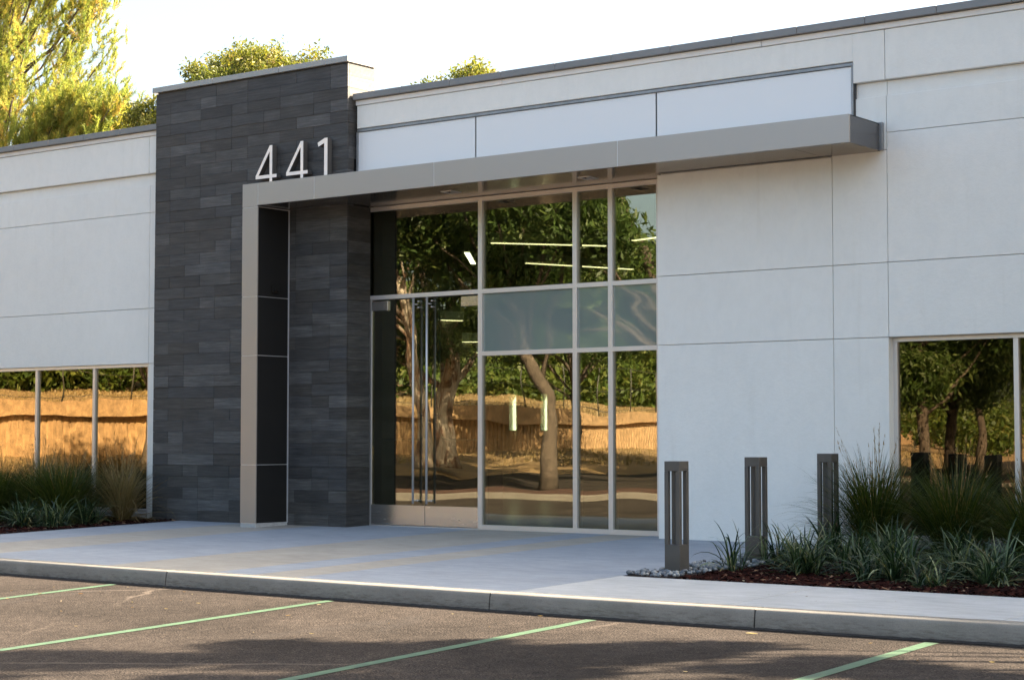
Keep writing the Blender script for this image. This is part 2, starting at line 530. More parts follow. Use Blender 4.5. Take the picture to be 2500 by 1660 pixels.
def poly_slab(name, pts, zoff, thick, m, parent=None, zf=None):
    zf = zf or (lambda x, y: gz(y))
    n = len(pts)
    V = [(x, y, zf(x, y) + zoff) for x, y in pts] + [(x, y, zf(x, y) + zoff - thick) for x, y in pts]
    F = [tuple(range(n)), tuple(range(2 * n - 1, n - 1, -1))] + [(i, i + n, (i + 1) % n + n, (i + 1) % n) for i in range(n)]
    bm = bmesh.new()
    vs_ = [bm.verts.new(v) for v in V]
    for f in F: bm.faces.new([vs_[i] for i in f])
    bmesh.ops.recalc_face_normals(bm, faces=bm.faces)
    bmesh.ops.triangulate(bm, faces=[f for f in bm.faces if len(f.verts) > 4])
    me = bpy.data.meshes.new(name); bm.to_mesh(me); bm.free()
    return link(name, me, m, parent)

# ------------------------------------------------------------------ terrain
WYS = [-400, -149, -90, -44.7, -7.8, 25, 60, 400]
WXS = [-190, -85, -62, -54.6, -58.6, -62, -64, -70]
def wall_x(y): return float(np.interp(y, WYS, WXS))
def wall_xs(y):   # smoothed
    return sum(wall_x(y + d) for d in (-9, -4.5, 0, 4.5, 9)) / 5
us = [-3000, -900, -300, -120, -60, -30, -18, -11, -6, -3, -0.62, -0.58, -0.12, 0, 2, 5, 8, 11, 14, 20, 40, 90, 160, 300, 900, 3000]
def terr_z(u, y):
    if u >= -0.6:
        return float(np.interp(u, [-0.6, 0, 3, 11, 14, 3000], [0.5, 0.55, 0.35, -0.1, -0.45, -0.45]))
    return float(np.interp(-u, [0.6, 3, 6, 11, 18, 30, 60, 3000], [2.72, 2.95, 3.2, 3.6, 4.6, 6.2, 8, 8]))
ys = [-3000, -900, -400, -300, -220] + list(range(-180, 70, 6)) + [80, 120, 200, 400, 900, 3000]
V, F = [], []
rt_ = random.Random(5)
for y in ys:
    for u in us:
        z = terr_z(u, y)
        if -60 < u < -3 or 1 < u < 10: z += rt_.uniform(-0.08, 0.08)
        V.append((wall_xs(max(-400, min(400, y))) + u, y, z))
nu = len(us)
for j in range(len(ys) - 1):
    for i in range(nu - 1):
        F.append((j * nu + i, j * nu + i + 1, (j + 1) * nu + i + 1, (j + 1) * nu + i))
ground = link("ground", np_mesh("ground", V, F), "dry_ground")
tag(ground, "dry tan ground around the parking lot rising to a grassy bank", kind='structure')

# ------------------------------------------------------------------ parking lot
def lot_z(y): 
    return -0.152 + SL * (min(y, 12.6) - YK) if y > 6 else -0.152 + SL * (6 - YK) + (6 - y) * 0.0
xs = list(np.linspace(-46, 40, 60)); yl = [-70, -40, -20, -10, 0, 6, 8, 10, 12.0]
V, F = [], []
for y in yl:
    for x in xs: V.append((x, y, lot_z(y)))
for x in xs: V.append((x, kerb_y(x) + 0.06, -0.152 + SL * (kerb_y(x) + 0.06 - YK)))
for j in range(len(yl)):
    for i in range(len(xs) - 1):
        F.append((j * 60 + i, j * 60 + i + 1, (j + 1) * 60 + i + 1, (j + 1) * 60 + i))
lot = link("parking_lot", np_mesh("parking_lot", V, F), "asphalt")
tag(lot, "worn grey brown asphalt of the parking lot below the kerb", kind='structure')
# crumbly dark edge of the paving where it meets the kerb
rg = random.Random(3)
V, F = [], []
x = -30.0
while x < 2:
    y0 = kerb_y(x) - 0.045 - 0.03 * rg.random(); y1 = kerb_y(x) + 0.02
    V += [(x, y0, -0.152 + SL * (y0 - YK) + 0.003), (x, y0 + 0.03, -0.152 + SL * (y0 - YK) + 0.012 + .006 * rg.random()), (x, y1, -0.152 + SL * (y1 - YK) + 0.014)]
    x += 0.035
for i in range(len(V) // 3 - 1):
    for k in range(2):
        F.append((i * 3 + k, i * 3 + 3 + k, i * 3 + 4 + k, i * 3 + 1 + k))
e = link("asphalt_edge", np_mesh("asphalt_edge", V, F), "asphalt_edge")
tag(e, "dark crumbly asphalt edge along the foot of the kerb", kind='structure')

# painted stall lines
LN = [(-14.03, 0.10, "faint green stall line at the far left of the lot"), (-11.10, 0.062, "green stall line left of centre starting below the tower"),
      (-8.286, 0.052, "green stall line running down the middle of the picture"), (-5.438, 0.03, "green stall line at the lower right corner")]
for x0, tl, lab in LN:
    V, F = [], []
    Y_ = [kerb_y(x0) - 0.13 - 0.25 * i for i in range(26)]
    for y in Y_:
        cx = x0 + (Y_[0] - y) * tl; w = 0.050
        V += [(cx - w - rg.uniform(0, .004), y, lot_z(y) + 0.004), (cx + w + rg.uniform(0, .004), y, lot_z(y) + 0.004)]
    for i in range(25): F.append((2 * i, 2 * i + 1, 2 * i + 3, 2 * i + 2))
    tag(link("painted_line", np_mesh("painted_line", V, F), "green_paint"), lab, kind='structure')

# ------------------------------------------------------------------ kerb
kerb = empty("kerb", (-9.6, 12.165, 0)); tag(kerb, "long grey concrete kerb with rounded edge between parking lot and plaza", kind='structure')
KJ = [-30, -25.4, -21.4, -17.4, -13.39, -9.396, -6.896, -2.9, 1.1, 5]
prof = [(-0.022, -0.30), (-0.020, -0.165), (-0.006, -0.040), (0.0, -0.022), (0.008, -0.009), (0.022, -0.002), (0.05, 0.0), (0.10, 0.0), (0.152, 0.0), (0.152, -0.30)]
for a, b_ in zip(KJ[:-1], KJ[1:]):
    V, F = [], []
    nx = max(4, int((b_ - a) / 0.4))
    xs_ = np.linspace(a + 0.007, b_ - 0.007, nx)
    np_ = len(prof)
    for x in xs_:
        for dy, dz in prof:
            y = kerb_y(x) + dy
            V.append((x + 9.6, y - 12.165, gz(y) + dz))
    for i in range(nx - 1):
        for k in range(np_):
            k2 = (k + 1) % np_
            F.append((i * np_ + k, i * np_ + k2, (i + 1) * np_ + k2, (i + 1) * np_ + k))
    nv = len(V); V += V[:np_] + V[(nx - 1) * np_:nx * np_]
    F.append(tuple(nv + k for k in range(np_ - 1, -1, -1))); F.append(tuple(nv + np_ + k for k in range(np_)))
    bm = bmesh.new(); vv_ = [bm.verts.new(q) for q in V]
    for f in F: bm.faces.new([vv_[i] for i in f])
    bmesh.ops.recalc_face_normals(bm, faces=bm.faces)
    me = bpy.data.meshes.new("kerb_stone"); bm.to_mesh(me); bm.free()
    for p in me.polygons: p.use_smooth = len(p.vertices) == 4
    link("kerb_stone", me, "kerb_concrete", kerb)
boxes("joint_filler", [(k - 0.008, k + 0.008, kerb_y(k) + 0.004, kerb_y(k) + 0.15, -0.28, gz(kerb_y(k)) - 0.006) for k in KJ[1:-1]], "dark_gap", kerb)

# ------------------------------------------------------------------ plaza
plaza = empty("plaza_pavement", (0, 15, 0)); tag(plaza, "smooth concrete entrance plaza with alternating blue grey and tan bands", kind='structure')
def pslab(name, pts, zoff, thick, m, parent):
    ox, oy, oz = world_loc(parent)
    o = poly_slab(name, pts, zoff, thick, m, parent)
    for v in o.data.vertices: v.co.x -= ox; v.co.y -= oy; v.co.z -= oz
    return o
BX = [(-19.4, -18.14, 'concrete_blue'), (-18.14, -16.80, 'concrete_tan'), (-16.80, -14.45, 'concrete_blue'), (-14.45, -12.90, 'concrete_tan'),
      (-12.90, -12.36, 'concrete_blue'), (-12.36, -11.79, 'concrete_tan'), (-11.79, -9.27, 'concrete_blue')]
for a, b_, mm in BX:
    n_ = max(2, int((b_ - a) / 0.4)); fr = [(x, kerb_y(x) + 0.154) for x in np.linspace(a + 0.0015, b_ - 0.0015, n_)]
    # the band runs back to the building foot
    back = 18.6
    pslab("paving_band", fr + [(b_ - 0.0015, back), (a + 0.0015, back)], 0.0, 0.3, mm, plaza)
for a, b_ in ((-25.6, -22.5), (-22.5, -19.403)):
    fr = [(x, kerb_y(x) + 0.154) for x in np.linspace(a + .003, b_ - .003, 6)]
    pslab("paving_slab", fr + [(b_ - .003, 13.6), (a + .003, 13.6)], 0.0, 0.3, 'concrete_light', plaza)
side = empty("sidewalk", (0, 13, 0)); tag(side, "pale concrete sidewalk between the kerb and the right planting bed", kind='structure')
for a, b_ in ((-9.27, -7.23), (-7.23, -5.04), (-5.04, -2.8), (-2.8, -0.5), (-0.5, 1.7)):
    fr = [(x, kerb_y(x) + 0.156) for x in np.linspace(a + .004, b_ - .004, 6)]
    pslab("paving_slab", fr + [(b_ - .004, 13.96), (a + .004, 13.96)], 0.0, 0.3, 'concrete_light', side)

# ------------------------------------------------------------------ planting beds
def bedz(x, y): return gz(y)
rb = poly_slab("planting_bed", [(-9.262, 13.965), (1.7, 13.965), (1.7, 18.2), (-9.262, 18.2)], -0.012, 0.3, "mulch_soil")
tag(rb, "dark mulch bed in front of the right window", kind='structure')
lb = poly_slab("planting_bed", [(-30, 13.61), (-19.403, 13.61), (-19.403, 18.3), (-30, 18.3)], -0.012, 0.3, "mulch_soil")
tag(lb, "dark mulch bed below the left windows", kind='structure')

def chips(name, polys, n, seed, m, size=0.03, zf=gz, zoff=0.0, label="", amp=.012):
    g = np.random.default_rng(seed)
    P = []
    for (x0, x1, y0, y1), share in polys:
        k = int(n * share); P.append(np.column_stack([g.uniform(x0, x1, k), g.uniform(y0, y1, k)]))
    P = np.concatenate(P); k = len(P)
    z = SL * (P[:, 1] - YK) + zoff + g.uniform(0, amp, k)
    L = size * g.uniform(0.5, 1.5, k); Wd = L * g.uniform(0.2, 0.45, k); H = Wd * 0.6
    a = g.uniform(0, 2 * np.pi, k); t = g.uniform(-0.5, 0.5, k)
    d = np.column_stack([np.cos(a) * np.cos(t), np.sin(a) * np.cos(t), np.sin(t)])
    s_ = np.column_stack([-np.sin(a), np.cos(a), np.zeros(k)])
    up = np.cross(d, s_); c = np.column_stack([P, z])
    # triangular prism, 6 verts, 5 faces -> use quads + tri as quads
    v = [c - d * L[:, None] - s_ * Wd[:, None], c - d * L[:, None] + s_ * Wd[:, None], c - d * L[:, None] * .8 + up * H[:, None],
         c + d * L[:, None] - s_ * Wd[:, None], c + d * L[:, None] + s_ * Wd[:, None], c + d * L[:, None] * .8 + up * H[:, None]]
    V = np.stack(v, 1).reshape(-1, 3)
    tri = np.array([(0, 2, 1), (3, 4, 5), (0, 3, 5), (0, 5, 2), (1, 2, 5), (1, 5, 4)])
    F = (np.arange(k)[:, None, None] * 6 + tri[None]).reshape(-1, 3)
    tn = np.repeat(g.random(k), 6)
    o = link(name, np_mesh(name, V, F, tn), m)
    return tag(o, label, name.replace("_", " "), kind='stuff')
chips("bark_mulch", [((-8.68, -2.5, 13.98, 15.0), 0.6), ((-8.6, -2.5, 15.0, 18.0), 0.4)], 9000, 1, "mulch_chip", 0.032, label="dark red brown bark mulch covering the right planting bed")
chips("bark_mulch", [((-23.5, -19.42, 13.7, 18.0), 1.0)], 5000, 2, "mulch_chip", 0.036, label="dark red brown bark mulch covering the left planting bed")

# ------------------------------------------------------------------ office building
WY = 18.08
def sc(x): return x * 1.0022
bld = empty("office_building", (-11.5, 18.08, 0), "long single storey white stucco office building with grey parapet cap", "building")
bd = lambda name, lst, m, bevel=0.0, parent=bld, seg=1: boxes(name, lst, m, parent, bevel, seg=seg)
Z1, Z2, Z3, Z4, Z5, Z6 = 2.370, 3.178, 4.586, 4.992, 5.158, 5.712
XA, XB, XC = -11.485, -9.205, -8.548
g_ = 0.0032
# masonry core behind the stucco skin
bd("core_wall", [(-16.24, XA + .02, 18.46, 18.75, 4.40, 5.75), (XA + .02, XC, WY + 0.05, 18.55, -0.3, 5.75),
                 (XC, 12, WY + 0.05, 18.55, Z1, 5.75), (-34, -20.0, WY + 0.05, 18.55, Z1, 5.75), (-20.29, -20.0, WY + .05, 18.55, -.3, Z1),
                 (-34, 12, 18.56, 18.75, 4.5, 5.75), (-34, -33.7, 18.75, 34, -.3, 5.7), (11.7, 12, 18.75, 34, -.3, 5.7),
                 (-16.24, XA + .02, 18.13, 18.46, 4.45, 5.75)], "stucco")
bd("roof_slab", [(-34, 12, 18.76, 34, 4.9, 5.2)], "roofing")
# back wall with narrow far windows
WINS = [(-25.40, -25.20), (-24.50, -24.32), (-28.40, -28.25)]
bw, px_ = [], -33.7
for a, b_ in sorted(WINS):
    bw.append((px_, a, 33.6, 33.9, -0.2, 4.9)); bw.append((a, b_, 33.6, 33.9, -.2, 1.45)); bw.append((a, b_, 33.6, 33.9, 2.28, 4.9)); px_ = b_
bw.append((px_, 11.7, 33.6, 33.9, -0.2, 4.9))
bd("back_wall", bw, "interior_paint")
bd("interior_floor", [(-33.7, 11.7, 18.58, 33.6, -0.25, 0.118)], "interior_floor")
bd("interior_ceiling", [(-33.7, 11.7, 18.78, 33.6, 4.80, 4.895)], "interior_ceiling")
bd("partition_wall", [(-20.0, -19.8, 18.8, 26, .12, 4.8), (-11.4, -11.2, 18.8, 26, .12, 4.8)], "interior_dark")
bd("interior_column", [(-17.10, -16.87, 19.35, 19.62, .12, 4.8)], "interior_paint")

def panel(x0, x1, z0, z1, y0=WY, dep=0.045, m="stucco", name="wall_panel", bev=0.003):
    return bd(name, [(x0 + g_, x1 - g_, y0, y0 + dep, z0 + g_, z1 - g_)], m, bev)
# right of the storefront, under the canopy, and beyond
for (x0, x1) in ((XA, XB), (XB, XC)):
    panel(x0, x1, -0.2, Z1); panel(x0, x1, Z1, Z2); panel(x0, x1, Z2, 4.38 if x0 == XA else 4.40)
panel(-8.93, XC, 4.40, Z4)
for (x0, x1) in ((XC, -3.8), (-3.8, 1.0), (1.0, 6.0)):
    panel(x0, x1, Z1, Z2); panel(x0, x1, Z2, Z3); panel(x0, x1, Z3, Z4)
panel(1.0, 6.0, -0.2, Z1)
# left wing
for (x0, x1) in ((-20.285, -20.0), (-25.1, -20.285), (-30, -25.1)):
    panel(x0, x1, Z1, Z2); panel(x0, x1, Z2, Z3); panel(x0, x1, Z3, Z4)
panel(-20.285, -20.13, 0.24, Z1); panel(-20.285, -20.13, -0.2, 0.24)
panel(-30.0, -27.1, -0.2, Z1)
# recessed channel, upper band, trim
for (x0, x1) in ((-30, -25.1), (-25.1, -20.02), (-8.93, XC), (XC, -3.8), (-3.8, 6)):
    panel(x0, x1, Z4, Z5, WY + 0.03, 0.03, "stucco", "recess_panel", 0.0)
for (x0, x1) in ((-30, -25.1), (-25.1, -20.285), (-20.285, -20.02), (-8.93, XC), (XC, -3.8), (-3.8, 6)):
    panel(x0, x1, Z5, Z6, WY - 0.028, 0.075, "stucco", "fascia_panel", 0.006)
panel(-16.20, -8.92, 5.40, Z6, WY - 0.028, 0.075, "stucco", "fascia_panel", 0.006)
for (x0, x1) in ((-30, -25), (-25, -20.03), (-16.21, -13.75), (-13.75, -10.05), (-10.05, -6.3), (-6.3, -2.5), (-2.5, 6)):
    bd("parapet_trim", [(x0 + .003, x1 - .003, WY - 0.045, WY + 0.06, Z6 + 0.002, 5.779)], "stucco_trim", 0.004)
# parapet cap in lengths
cx = -16.215
k = 0
while cx < 5.0:
    x1 = min(cx + 0.83, 5.2)
    bd("parapet_cap", [(cx + .0016, x1 - .0016, WY - 0.10, WY + 0.16, 5.783, 5.866 + (k % 2) * .001)], "cap_metal", 0.004)
    cx = x1; k += 1
cx = -20.02
while cx > -30:
    bd("parapet_cap", [(cx - .83 + .0016, cx - .0016, WY - 0.10, WY + 0.16, 5.783, 5.866 + (k % 2) * .001)], "cap_metal", 0.004)
    cx -= 0.83; k += 1
# smooth sign panels set in a metal edge above the canopy
for (x0, x1) in ((-16.19, -14.20), (-14.19, -11.49), (-11.48, -8.95)):
    bd("sign_panel", [(x0 + .006, x1 - .006, WY - 0.012, WY + 0.03, 4.70, 5.352)], "sign_panel", 0.003)
bd("panel_flashing", [(-16.19, -8.925, WY - 0.03, WY - 0.0, 5.358, 5.392), (-8.946, -8.925, WY - 0.03, WY, 4.70, 5.357),
                      (-16.205, -16.19, WY - 0.03, WY, 4.70, 5.357)], "flashing", 0.002)
for q in ((-8.925, -8.908, WY - 0.006, WY + 0.02, 4.7, 5.392), (-14.2, -14.19, WY - .004, WY + .02, 4.7, 5.352), (-11.49, -11.48, WY - .004, WY + .02, 4.7, 5.352)):
    bd("caulk_joint", [q], "dark_gap")

# windows (ribbon glazing) left and right
def ribbon(xs_, zt, zb, yf, gl, lab):
    w = bd("window", [(xs_[0], xs_[-1], yf, yf + .10, zt - 0.045, zt), (xs_[0], xs_[-1], yf, yf + .10, zb, zb + .05)], "frame_metal", 0.002)
    w["label"] = lab
    n_ = len(xs_)
    for i, x in enumerate(xs_):
        a = x if i == 0 else (x - 0.05 if i == n_ - 1 else x - 0.026)
        boxes("mullion", [(a, a + 0.05 + (0 if i in (0, n_ - 1) else .004), yf + .001, yf + .099, zb + .051, zt - .046)], "frame_metal", w, 0.002)
    for i in range(n_ - 1):
        a, b_ = xs_[i] + 0.03, xs_[i + 1] - 0.03
        boxes("pane", [(a, b_, yf + .035, yf + .043, zb + .04, zt - .035)], gl, w)
    return w
ribbon([-26.98, -25.58, -24.22, -22.86, -21.515, -20.275], 2.368, 0.20, 18.10, "glass_gold", "ribbon window of the left wing behind the grasses")
ribbon([-8.55, -7.175, -5.80, -4.42, -3.05], 2.368, 0.20, 18.18, "glass_bronze", "ribbon window of the right wing behind the tall grasses")
panel(-3.05, 1.0, -0.2, Z1)
bd("window_sill", [(-27.1, -20.29, 18.06, 18.45, -0.2, 0.195)], "concrete_light", 0.004)
bd("window_sill", [(XC, -3.05, 18.10, 18.45, -0.2, 0.195)], "concrete_light", 0.004)
bd("window_reveal", [(-27.1, -26.985, 18.09, 18.45, .197, 2.369), ], "stucco")
bd("reveal_post", [(XC - .10, XC - .003, 18.125, 18.20, 0.1, 2.37)], "stucco")
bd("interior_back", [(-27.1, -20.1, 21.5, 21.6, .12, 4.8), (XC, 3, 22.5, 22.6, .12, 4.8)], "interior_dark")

# ------------------------------------------------------------------ stone tower
tw = empty("stone_tower", (-18.1, 17.95, 0.1), "tall entrance pylon clad in dark grey combed basalt strips", "tower")
TX0, TX1, TY = -19.985, -16.235, 17.91
bt = lambda name, lst, m, bevel=0.0: boxes(name, lst, m, tw, bevel)
bt("tower_core", [(TX0 + .03, TX1 - .03, TY + .03, 18.44, -0.2, 6.27)], "tile_back")
bt("tower_core", [(TX0 + .03, TX1 - .03, 18.4405, 18.47, -0.2, 6.27)], "tile_back")
rs = random.Random(11)
CH = 0.158
z_top = 6.272
tile_cache = {}
def tile(x0, x1, y0, y1, z0, z1, axis):
    key = (round(x1 - x0, 3), round(y1 - y0, 3), round(z1 - z0, 3))
    ox, oy, oz = tw.location
    if key not in tile_cache:
        a, b_, c_ = key[0] / 2, key[1] / 2, key[2] / 2
        bm = bmesh.new()
        vv_ = [bm.verts.new(q) for q in boxv(-a, a, -b_, b_, -c_, c_)]
        for f in BOXF: bm.faces.new([vv_[i] for i in f])
        bmesh.ops.bevel(bm, geom=list(bm.edges), offset=0.0022, segments=1, affect='EDGES')
        me = bpy.data.meshes.new("stone"); bm.to_mesh(me); bm.free(); me.materials.append(M["basalt"])
        tile_cache[key] = me
    o = bpy.data.objects.new("stone", tile_cache[key]); COL.objects.link(o); o.parent = tw
    pr = rs.uniform(-0.0015, 0.0015)
    o.location = ((x0 + x1) / 2 - ox + (pr if axis == 'x' else 0), (y0 + y1) / 2 - oy + (pr if axis == 'y' else 0), (z0 + z1) / 2 - oz)
row = 0
z1_ = z_top
ntile = 0
MOD = 0.3125
while z1_ > 0.06:
    z0_ = z1_ - CH
    zz0 = max(z0_, 0.112) + 0.001; zz1 = z1_ - 0.001
    # running bond of two-module strips with single modules at the ends and here and there
    k0 = 0
    off = [0, 1, 0, 1][row % 4]
    xk = []
    pos = 0
    first = 1 if off else 2
    if row % 4 == 2: first = 1 if rs.random() < .5 else 2
    pos = first
    xk = [0, pos]
    while pos < 12:
        r_ = rs.random()
        stp = 2 if r_ < .72 else (1 if r_ < .86 else 3)
        pos = min(12, pos + stp); xk.append(pos)
    for a, b_ in zip(xk[:-1], xk[1:]):
        x0_ = TX0 + a * MOD + 0.001; x1_ = TX0 + b_ * MOD - 0.001
        if b_ == 12: x1_ = TX1
        tile(x0_, x1_, TY, TY + 0.028, zz0, zz1, 'y'); ntile += 1
    # right return
    yb = 18.375 if z1_ < 4.40 else 18.46
    if z1_ > 5.1:
        tile(TX1 - 0.028, TX1, TY + 0.0285, 18.46, zz0, zz1, 'x')
    elif z1_ < 4.45:
        tile(TX1 - 0.028, TX1, TY + 0.0285, yb, zz0, zz1, 'x')
    else:
        tile(TX1 - 0.028, TX1, TY + 0.0285, WY - .04, zz0, zz1, 'x')
    ntile += 1
    z1_ = z0_; row += 1
bt("stone_side", [(TX0, TX0 + .028, TY + .029, 18.46, .11, 6.272)], "basalt", 0.002)
for a, b_ in ((-20.035, -18.78), (-18.78, -17.49), (-17.49, -16.205)):
    bt("tower_cap", [(a + .002, b_ - .002, TY - 0.035, 18.50, 6.29, 6.368)], "cap_light", 0.004)
bt("cap_shadow_gap", [(TX0 + .02, TX1 - .02, TY + .02, 18.45, 6.272, 6.289)], "dark_gap")

# ------------------------------------------------------------------ canopy
cn = empty("entrance_canopy", (-13, 17.6, 0.12), "satin grey metal entrance canopy with one square leg on the left", "canopy")
bc = lambda name, lst, m, bevel=0.0, parent=cn: boxes(name, lst, m, parent, bevel)
CY = 17.30
CL, CR_ = -17.577, -8.605
C0, C1 = 4.388, 4.686
fx = [CL, -17.292, -16.268, -14.249, -11.527, CR_]
for i, (a, b_) in enumerate(zip(fx[:-1], fx[1:])):
    l0 = a if i == 0 else a + .005; r0 = b_ if i == 4 else b_ - .005
    bc("fascia_panel", [(l0, r0, CY, CY + 0.03, C0 if i else 4.372, C1)], "canopy_metal", 0.002)
bc("reveal_strip", [(x - .0045, x + .0045, CY + 0.004, CY + 0.025, C0 + .002, C1 - .002) for x in fx[1:-1]], "reveal_metal")
bc("canopy_frame", [(CL + .02, CR_ - .02, CY + .032, WY - .02, C0 + .03, C1 - .012)], "canopy_dark")
bc("roof_sheet", [(CL, CR_, CY + .031, WY - .035, C1 - .010, C1 - .002)], "canopy_metal")
bc("end_panel", [(CR_ - .02, CR_, CY + .0305, WY - .06, C0, C1)], "canopy_dark", 0.002)
bc("end_flashing", [(CR_ - .02, CR_ + .03, WY - .058, WY - .012, C0 + .004, C1 + .01)], "flashing", 0.002)
bc("end_panel", [(CL, CL + .02, CY + .0305, TY - .003, 4.372, C1)], "canopy_metal", 0.002)
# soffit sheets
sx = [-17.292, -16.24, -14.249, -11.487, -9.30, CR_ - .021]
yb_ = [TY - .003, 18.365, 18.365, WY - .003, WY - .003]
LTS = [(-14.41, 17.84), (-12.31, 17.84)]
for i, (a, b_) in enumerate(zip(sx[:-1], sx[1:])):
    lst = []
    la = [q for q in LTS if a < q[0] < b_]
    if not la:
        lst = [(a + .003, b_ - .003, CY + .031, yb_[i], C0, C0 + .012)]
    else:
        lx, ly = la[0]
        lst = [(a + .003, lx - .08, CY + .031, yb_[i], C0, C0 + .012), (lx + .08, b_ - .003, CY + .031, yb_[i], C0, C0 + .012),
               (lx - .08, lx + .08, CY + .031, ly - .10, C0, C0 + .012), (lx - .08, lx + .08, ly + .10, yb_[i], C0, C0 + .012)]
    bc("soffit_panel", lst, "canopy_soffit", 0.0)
for lx, ly in LTS:
    t = boxes("recessed_light", [(lx - .085, lx - .07, ly - .105, ly + .105, C0 - .008, C0 + .002), (lx + .07, lx + .085, ly - .105, ly + .105, C0 - .008, C0 + .002),
               (lx - .07, lx + .07, ly - .105, ly - .09, C0 - .008, C0 + .002), (lx - .07, lx + .07, ly + .09, ly + .105, C0 - .008, C0 + .002)], "reveal_metal", cn)
    boxes("reflector", [(lx - .078, lx + .078, ly + .086, ly + .098, C0 + .003, C0 + .09), (lx - .078, lx + .078, ly - .098, ly - .086, C0 + .003, C0 + .09),
                        (lx - .078, lx + .078, ly - .085, ly + .085, C0 + .08, C0 + .09)], "frame_metal", t)
# leg
zj = [0.155, 0.930, 2.384, 3.170, 4.368]
for z0_, z1_ in zip(zj[:-1], zj[1:]):
    bc("leg_panel", [(CL, -17.290, CY, CY + .02, z0_ + .005, z1_ - .005)], "canopy_metal", 0.0015)
    bc("leg_panel", [(-17.312, -17.290, CY + .0205, TY - .004, z0_ + .005, z1_ - .005)], "canopy_dark_reflection", 0.0015)
bc("leg_core", [(CL + .006, -17.296, CY + .006, TY - .004, 0.15, 4.38)], "reveal_metal")
bc("leg_trim", [(-17.300, -17.284, TY - .022, TY - .001, 0.15, 4.38)], "reveal_metal")
bc("leg_footing", [(CL + .002, -17.288, CY + .002, TY - .004, -0.1, 0.153)], "concrete_light", 0.004)

# small black sensor on the inner side of the leg
bm = bmesh.new()
for q in (boxv(-.012, .028, -.064, .064, -.05, .05), boxv(.028, .045, -.045, .045, -.034, .034)):
    vv_ = [bm.verts.new(p) for p in q]
    for f in BOXF: bm.faces.new([vv_[i] for i in f])
bmesh.ops.bevel(bm, geom=list(bm.edges), offset=0.010, segments=2, affect='EDGES')
me = bpy.data.meshes.new("door_sensor"); bm.to_mesh(me); bm.free()
o = link("door_sensor", me, "black_plastic"); o.location = (-17.275, 17.625, 3.285)
tag(o, "small black box fixed high on the inner side of the canopy leg", "sensor")

# ------------------------------------------------------------------ numerals 441
def extrude_poly(name, outer, hole, y0, dep, m, origin):
    """outline in x,z relative to origin"""
    bm = bmesh.new()
    import mathutils
    def ring(pts): return [bm.verts.new((x, 0, z)) for x, z in pts]
    es = []
    for ps in ([outer] + ([hole] if hole else [])):
        r = ring(ps)
        for i in range(len(r)): es.append(bm.edges.new((r[i], r[(i + 1) % len(r)])))
    bmesh.ops.triangle_fill(bm, use_beauty=True, use_dissolve=False, edges=es)
    r = bmesh.ops.extrude_face_region(bm, geom=list(bm.faces))
    for v in [v for v in r['geom'] if isinstance(v, bmesh.types.BMVert)]: v.co.y += dep
    bmesh.ops.recalc_face_normals(bm, faces=bm.faces)
    me = bpy.data.meshes.new(name); bm.to_mesh(me); bm.free()
    o = link(name, me, m); o.location = origin
    return o
N4o = [(0.266, 0.0), (0.316, 0.0), (0.316, 0.140), (0.40, 0.140), (0.40, 0.186), (0.316, 0.186), (0.316, 0.588), (0.268, 0.588), (0.0, 0.184), (0.0, 0.140), (0.266, 0.140)]
N4h = [(0.266, 0.186), (0.056, 0.186), (0.266, 0.505)]
N1o = [(0.120, 0.0), (0.180, 0.0), (0.180, 0.588), (0.128, 0.588), (0.0, 0.535), (0.016, 0.480), (0.120, 0.522)]
NY = 17.80
for nm, ox, o_, h_, lab in (("numeral_four", -17.835, N4o, N4h, "first metal numeral 4 on the left of the house number"),
                            ("numeral_four", -17.255, N4o, N4h, "second metal numeral 4 in the middle of the house number"),
                            ("numeral_one", -16.675, N1o, None, "metal numeral 1 on the right end of the house number")):
    o = extrude_poly(nm, o_, h_, 0, 0.085, "numeral_metal", (ox, NY, 4.695))
    o.data.materials.append(M["numeral_return"])
    for p in o.data.polygons: p.material_index = 0 if p.normal.y < -.9 else 1
    tag(o, lab, "numeral", "house number 441 on the dark stone")

# ------------------------------------------------------------------ storefront
sf = empty("glass_storefront", (-14, 18.4, 0.12), "tall glazed entrance wall with pale aluminium frame and double doors", "storefront")
bs = lambda name, lst, m, bevel=0.0, parent=sf: boxes(name, lst, m, parent, bevel)
FY, FD = 18.38, 0.12
ZB, ZS, ZM0, ZM1, ZT0, ZT1, ZH0, ZH1 = 0.124, 0.184, 2.335, 2.391, 3.134, 3.191, 4.325, 4.383
J0, J1 = -16.345, -16.281
A0, A1 = -14.400, -14.334
B0, B1 = -12.916, -12.851
D0, D1 = -12.389, -12.322
E0, E1 = -11.692, -11.490
for a, b_ in ((J0, J1), (A0, A1), (B0, B1), (D0, D1), (E0, E1)):
    bs("mullion", [(a, b_, FY, FY + FD, ZB, ZH1)], "frame_metal", 0.0015)
y1_ = FY + .001
segs = [(J1, A0), (A1, B0), (B1, D0), (D1, E0)]
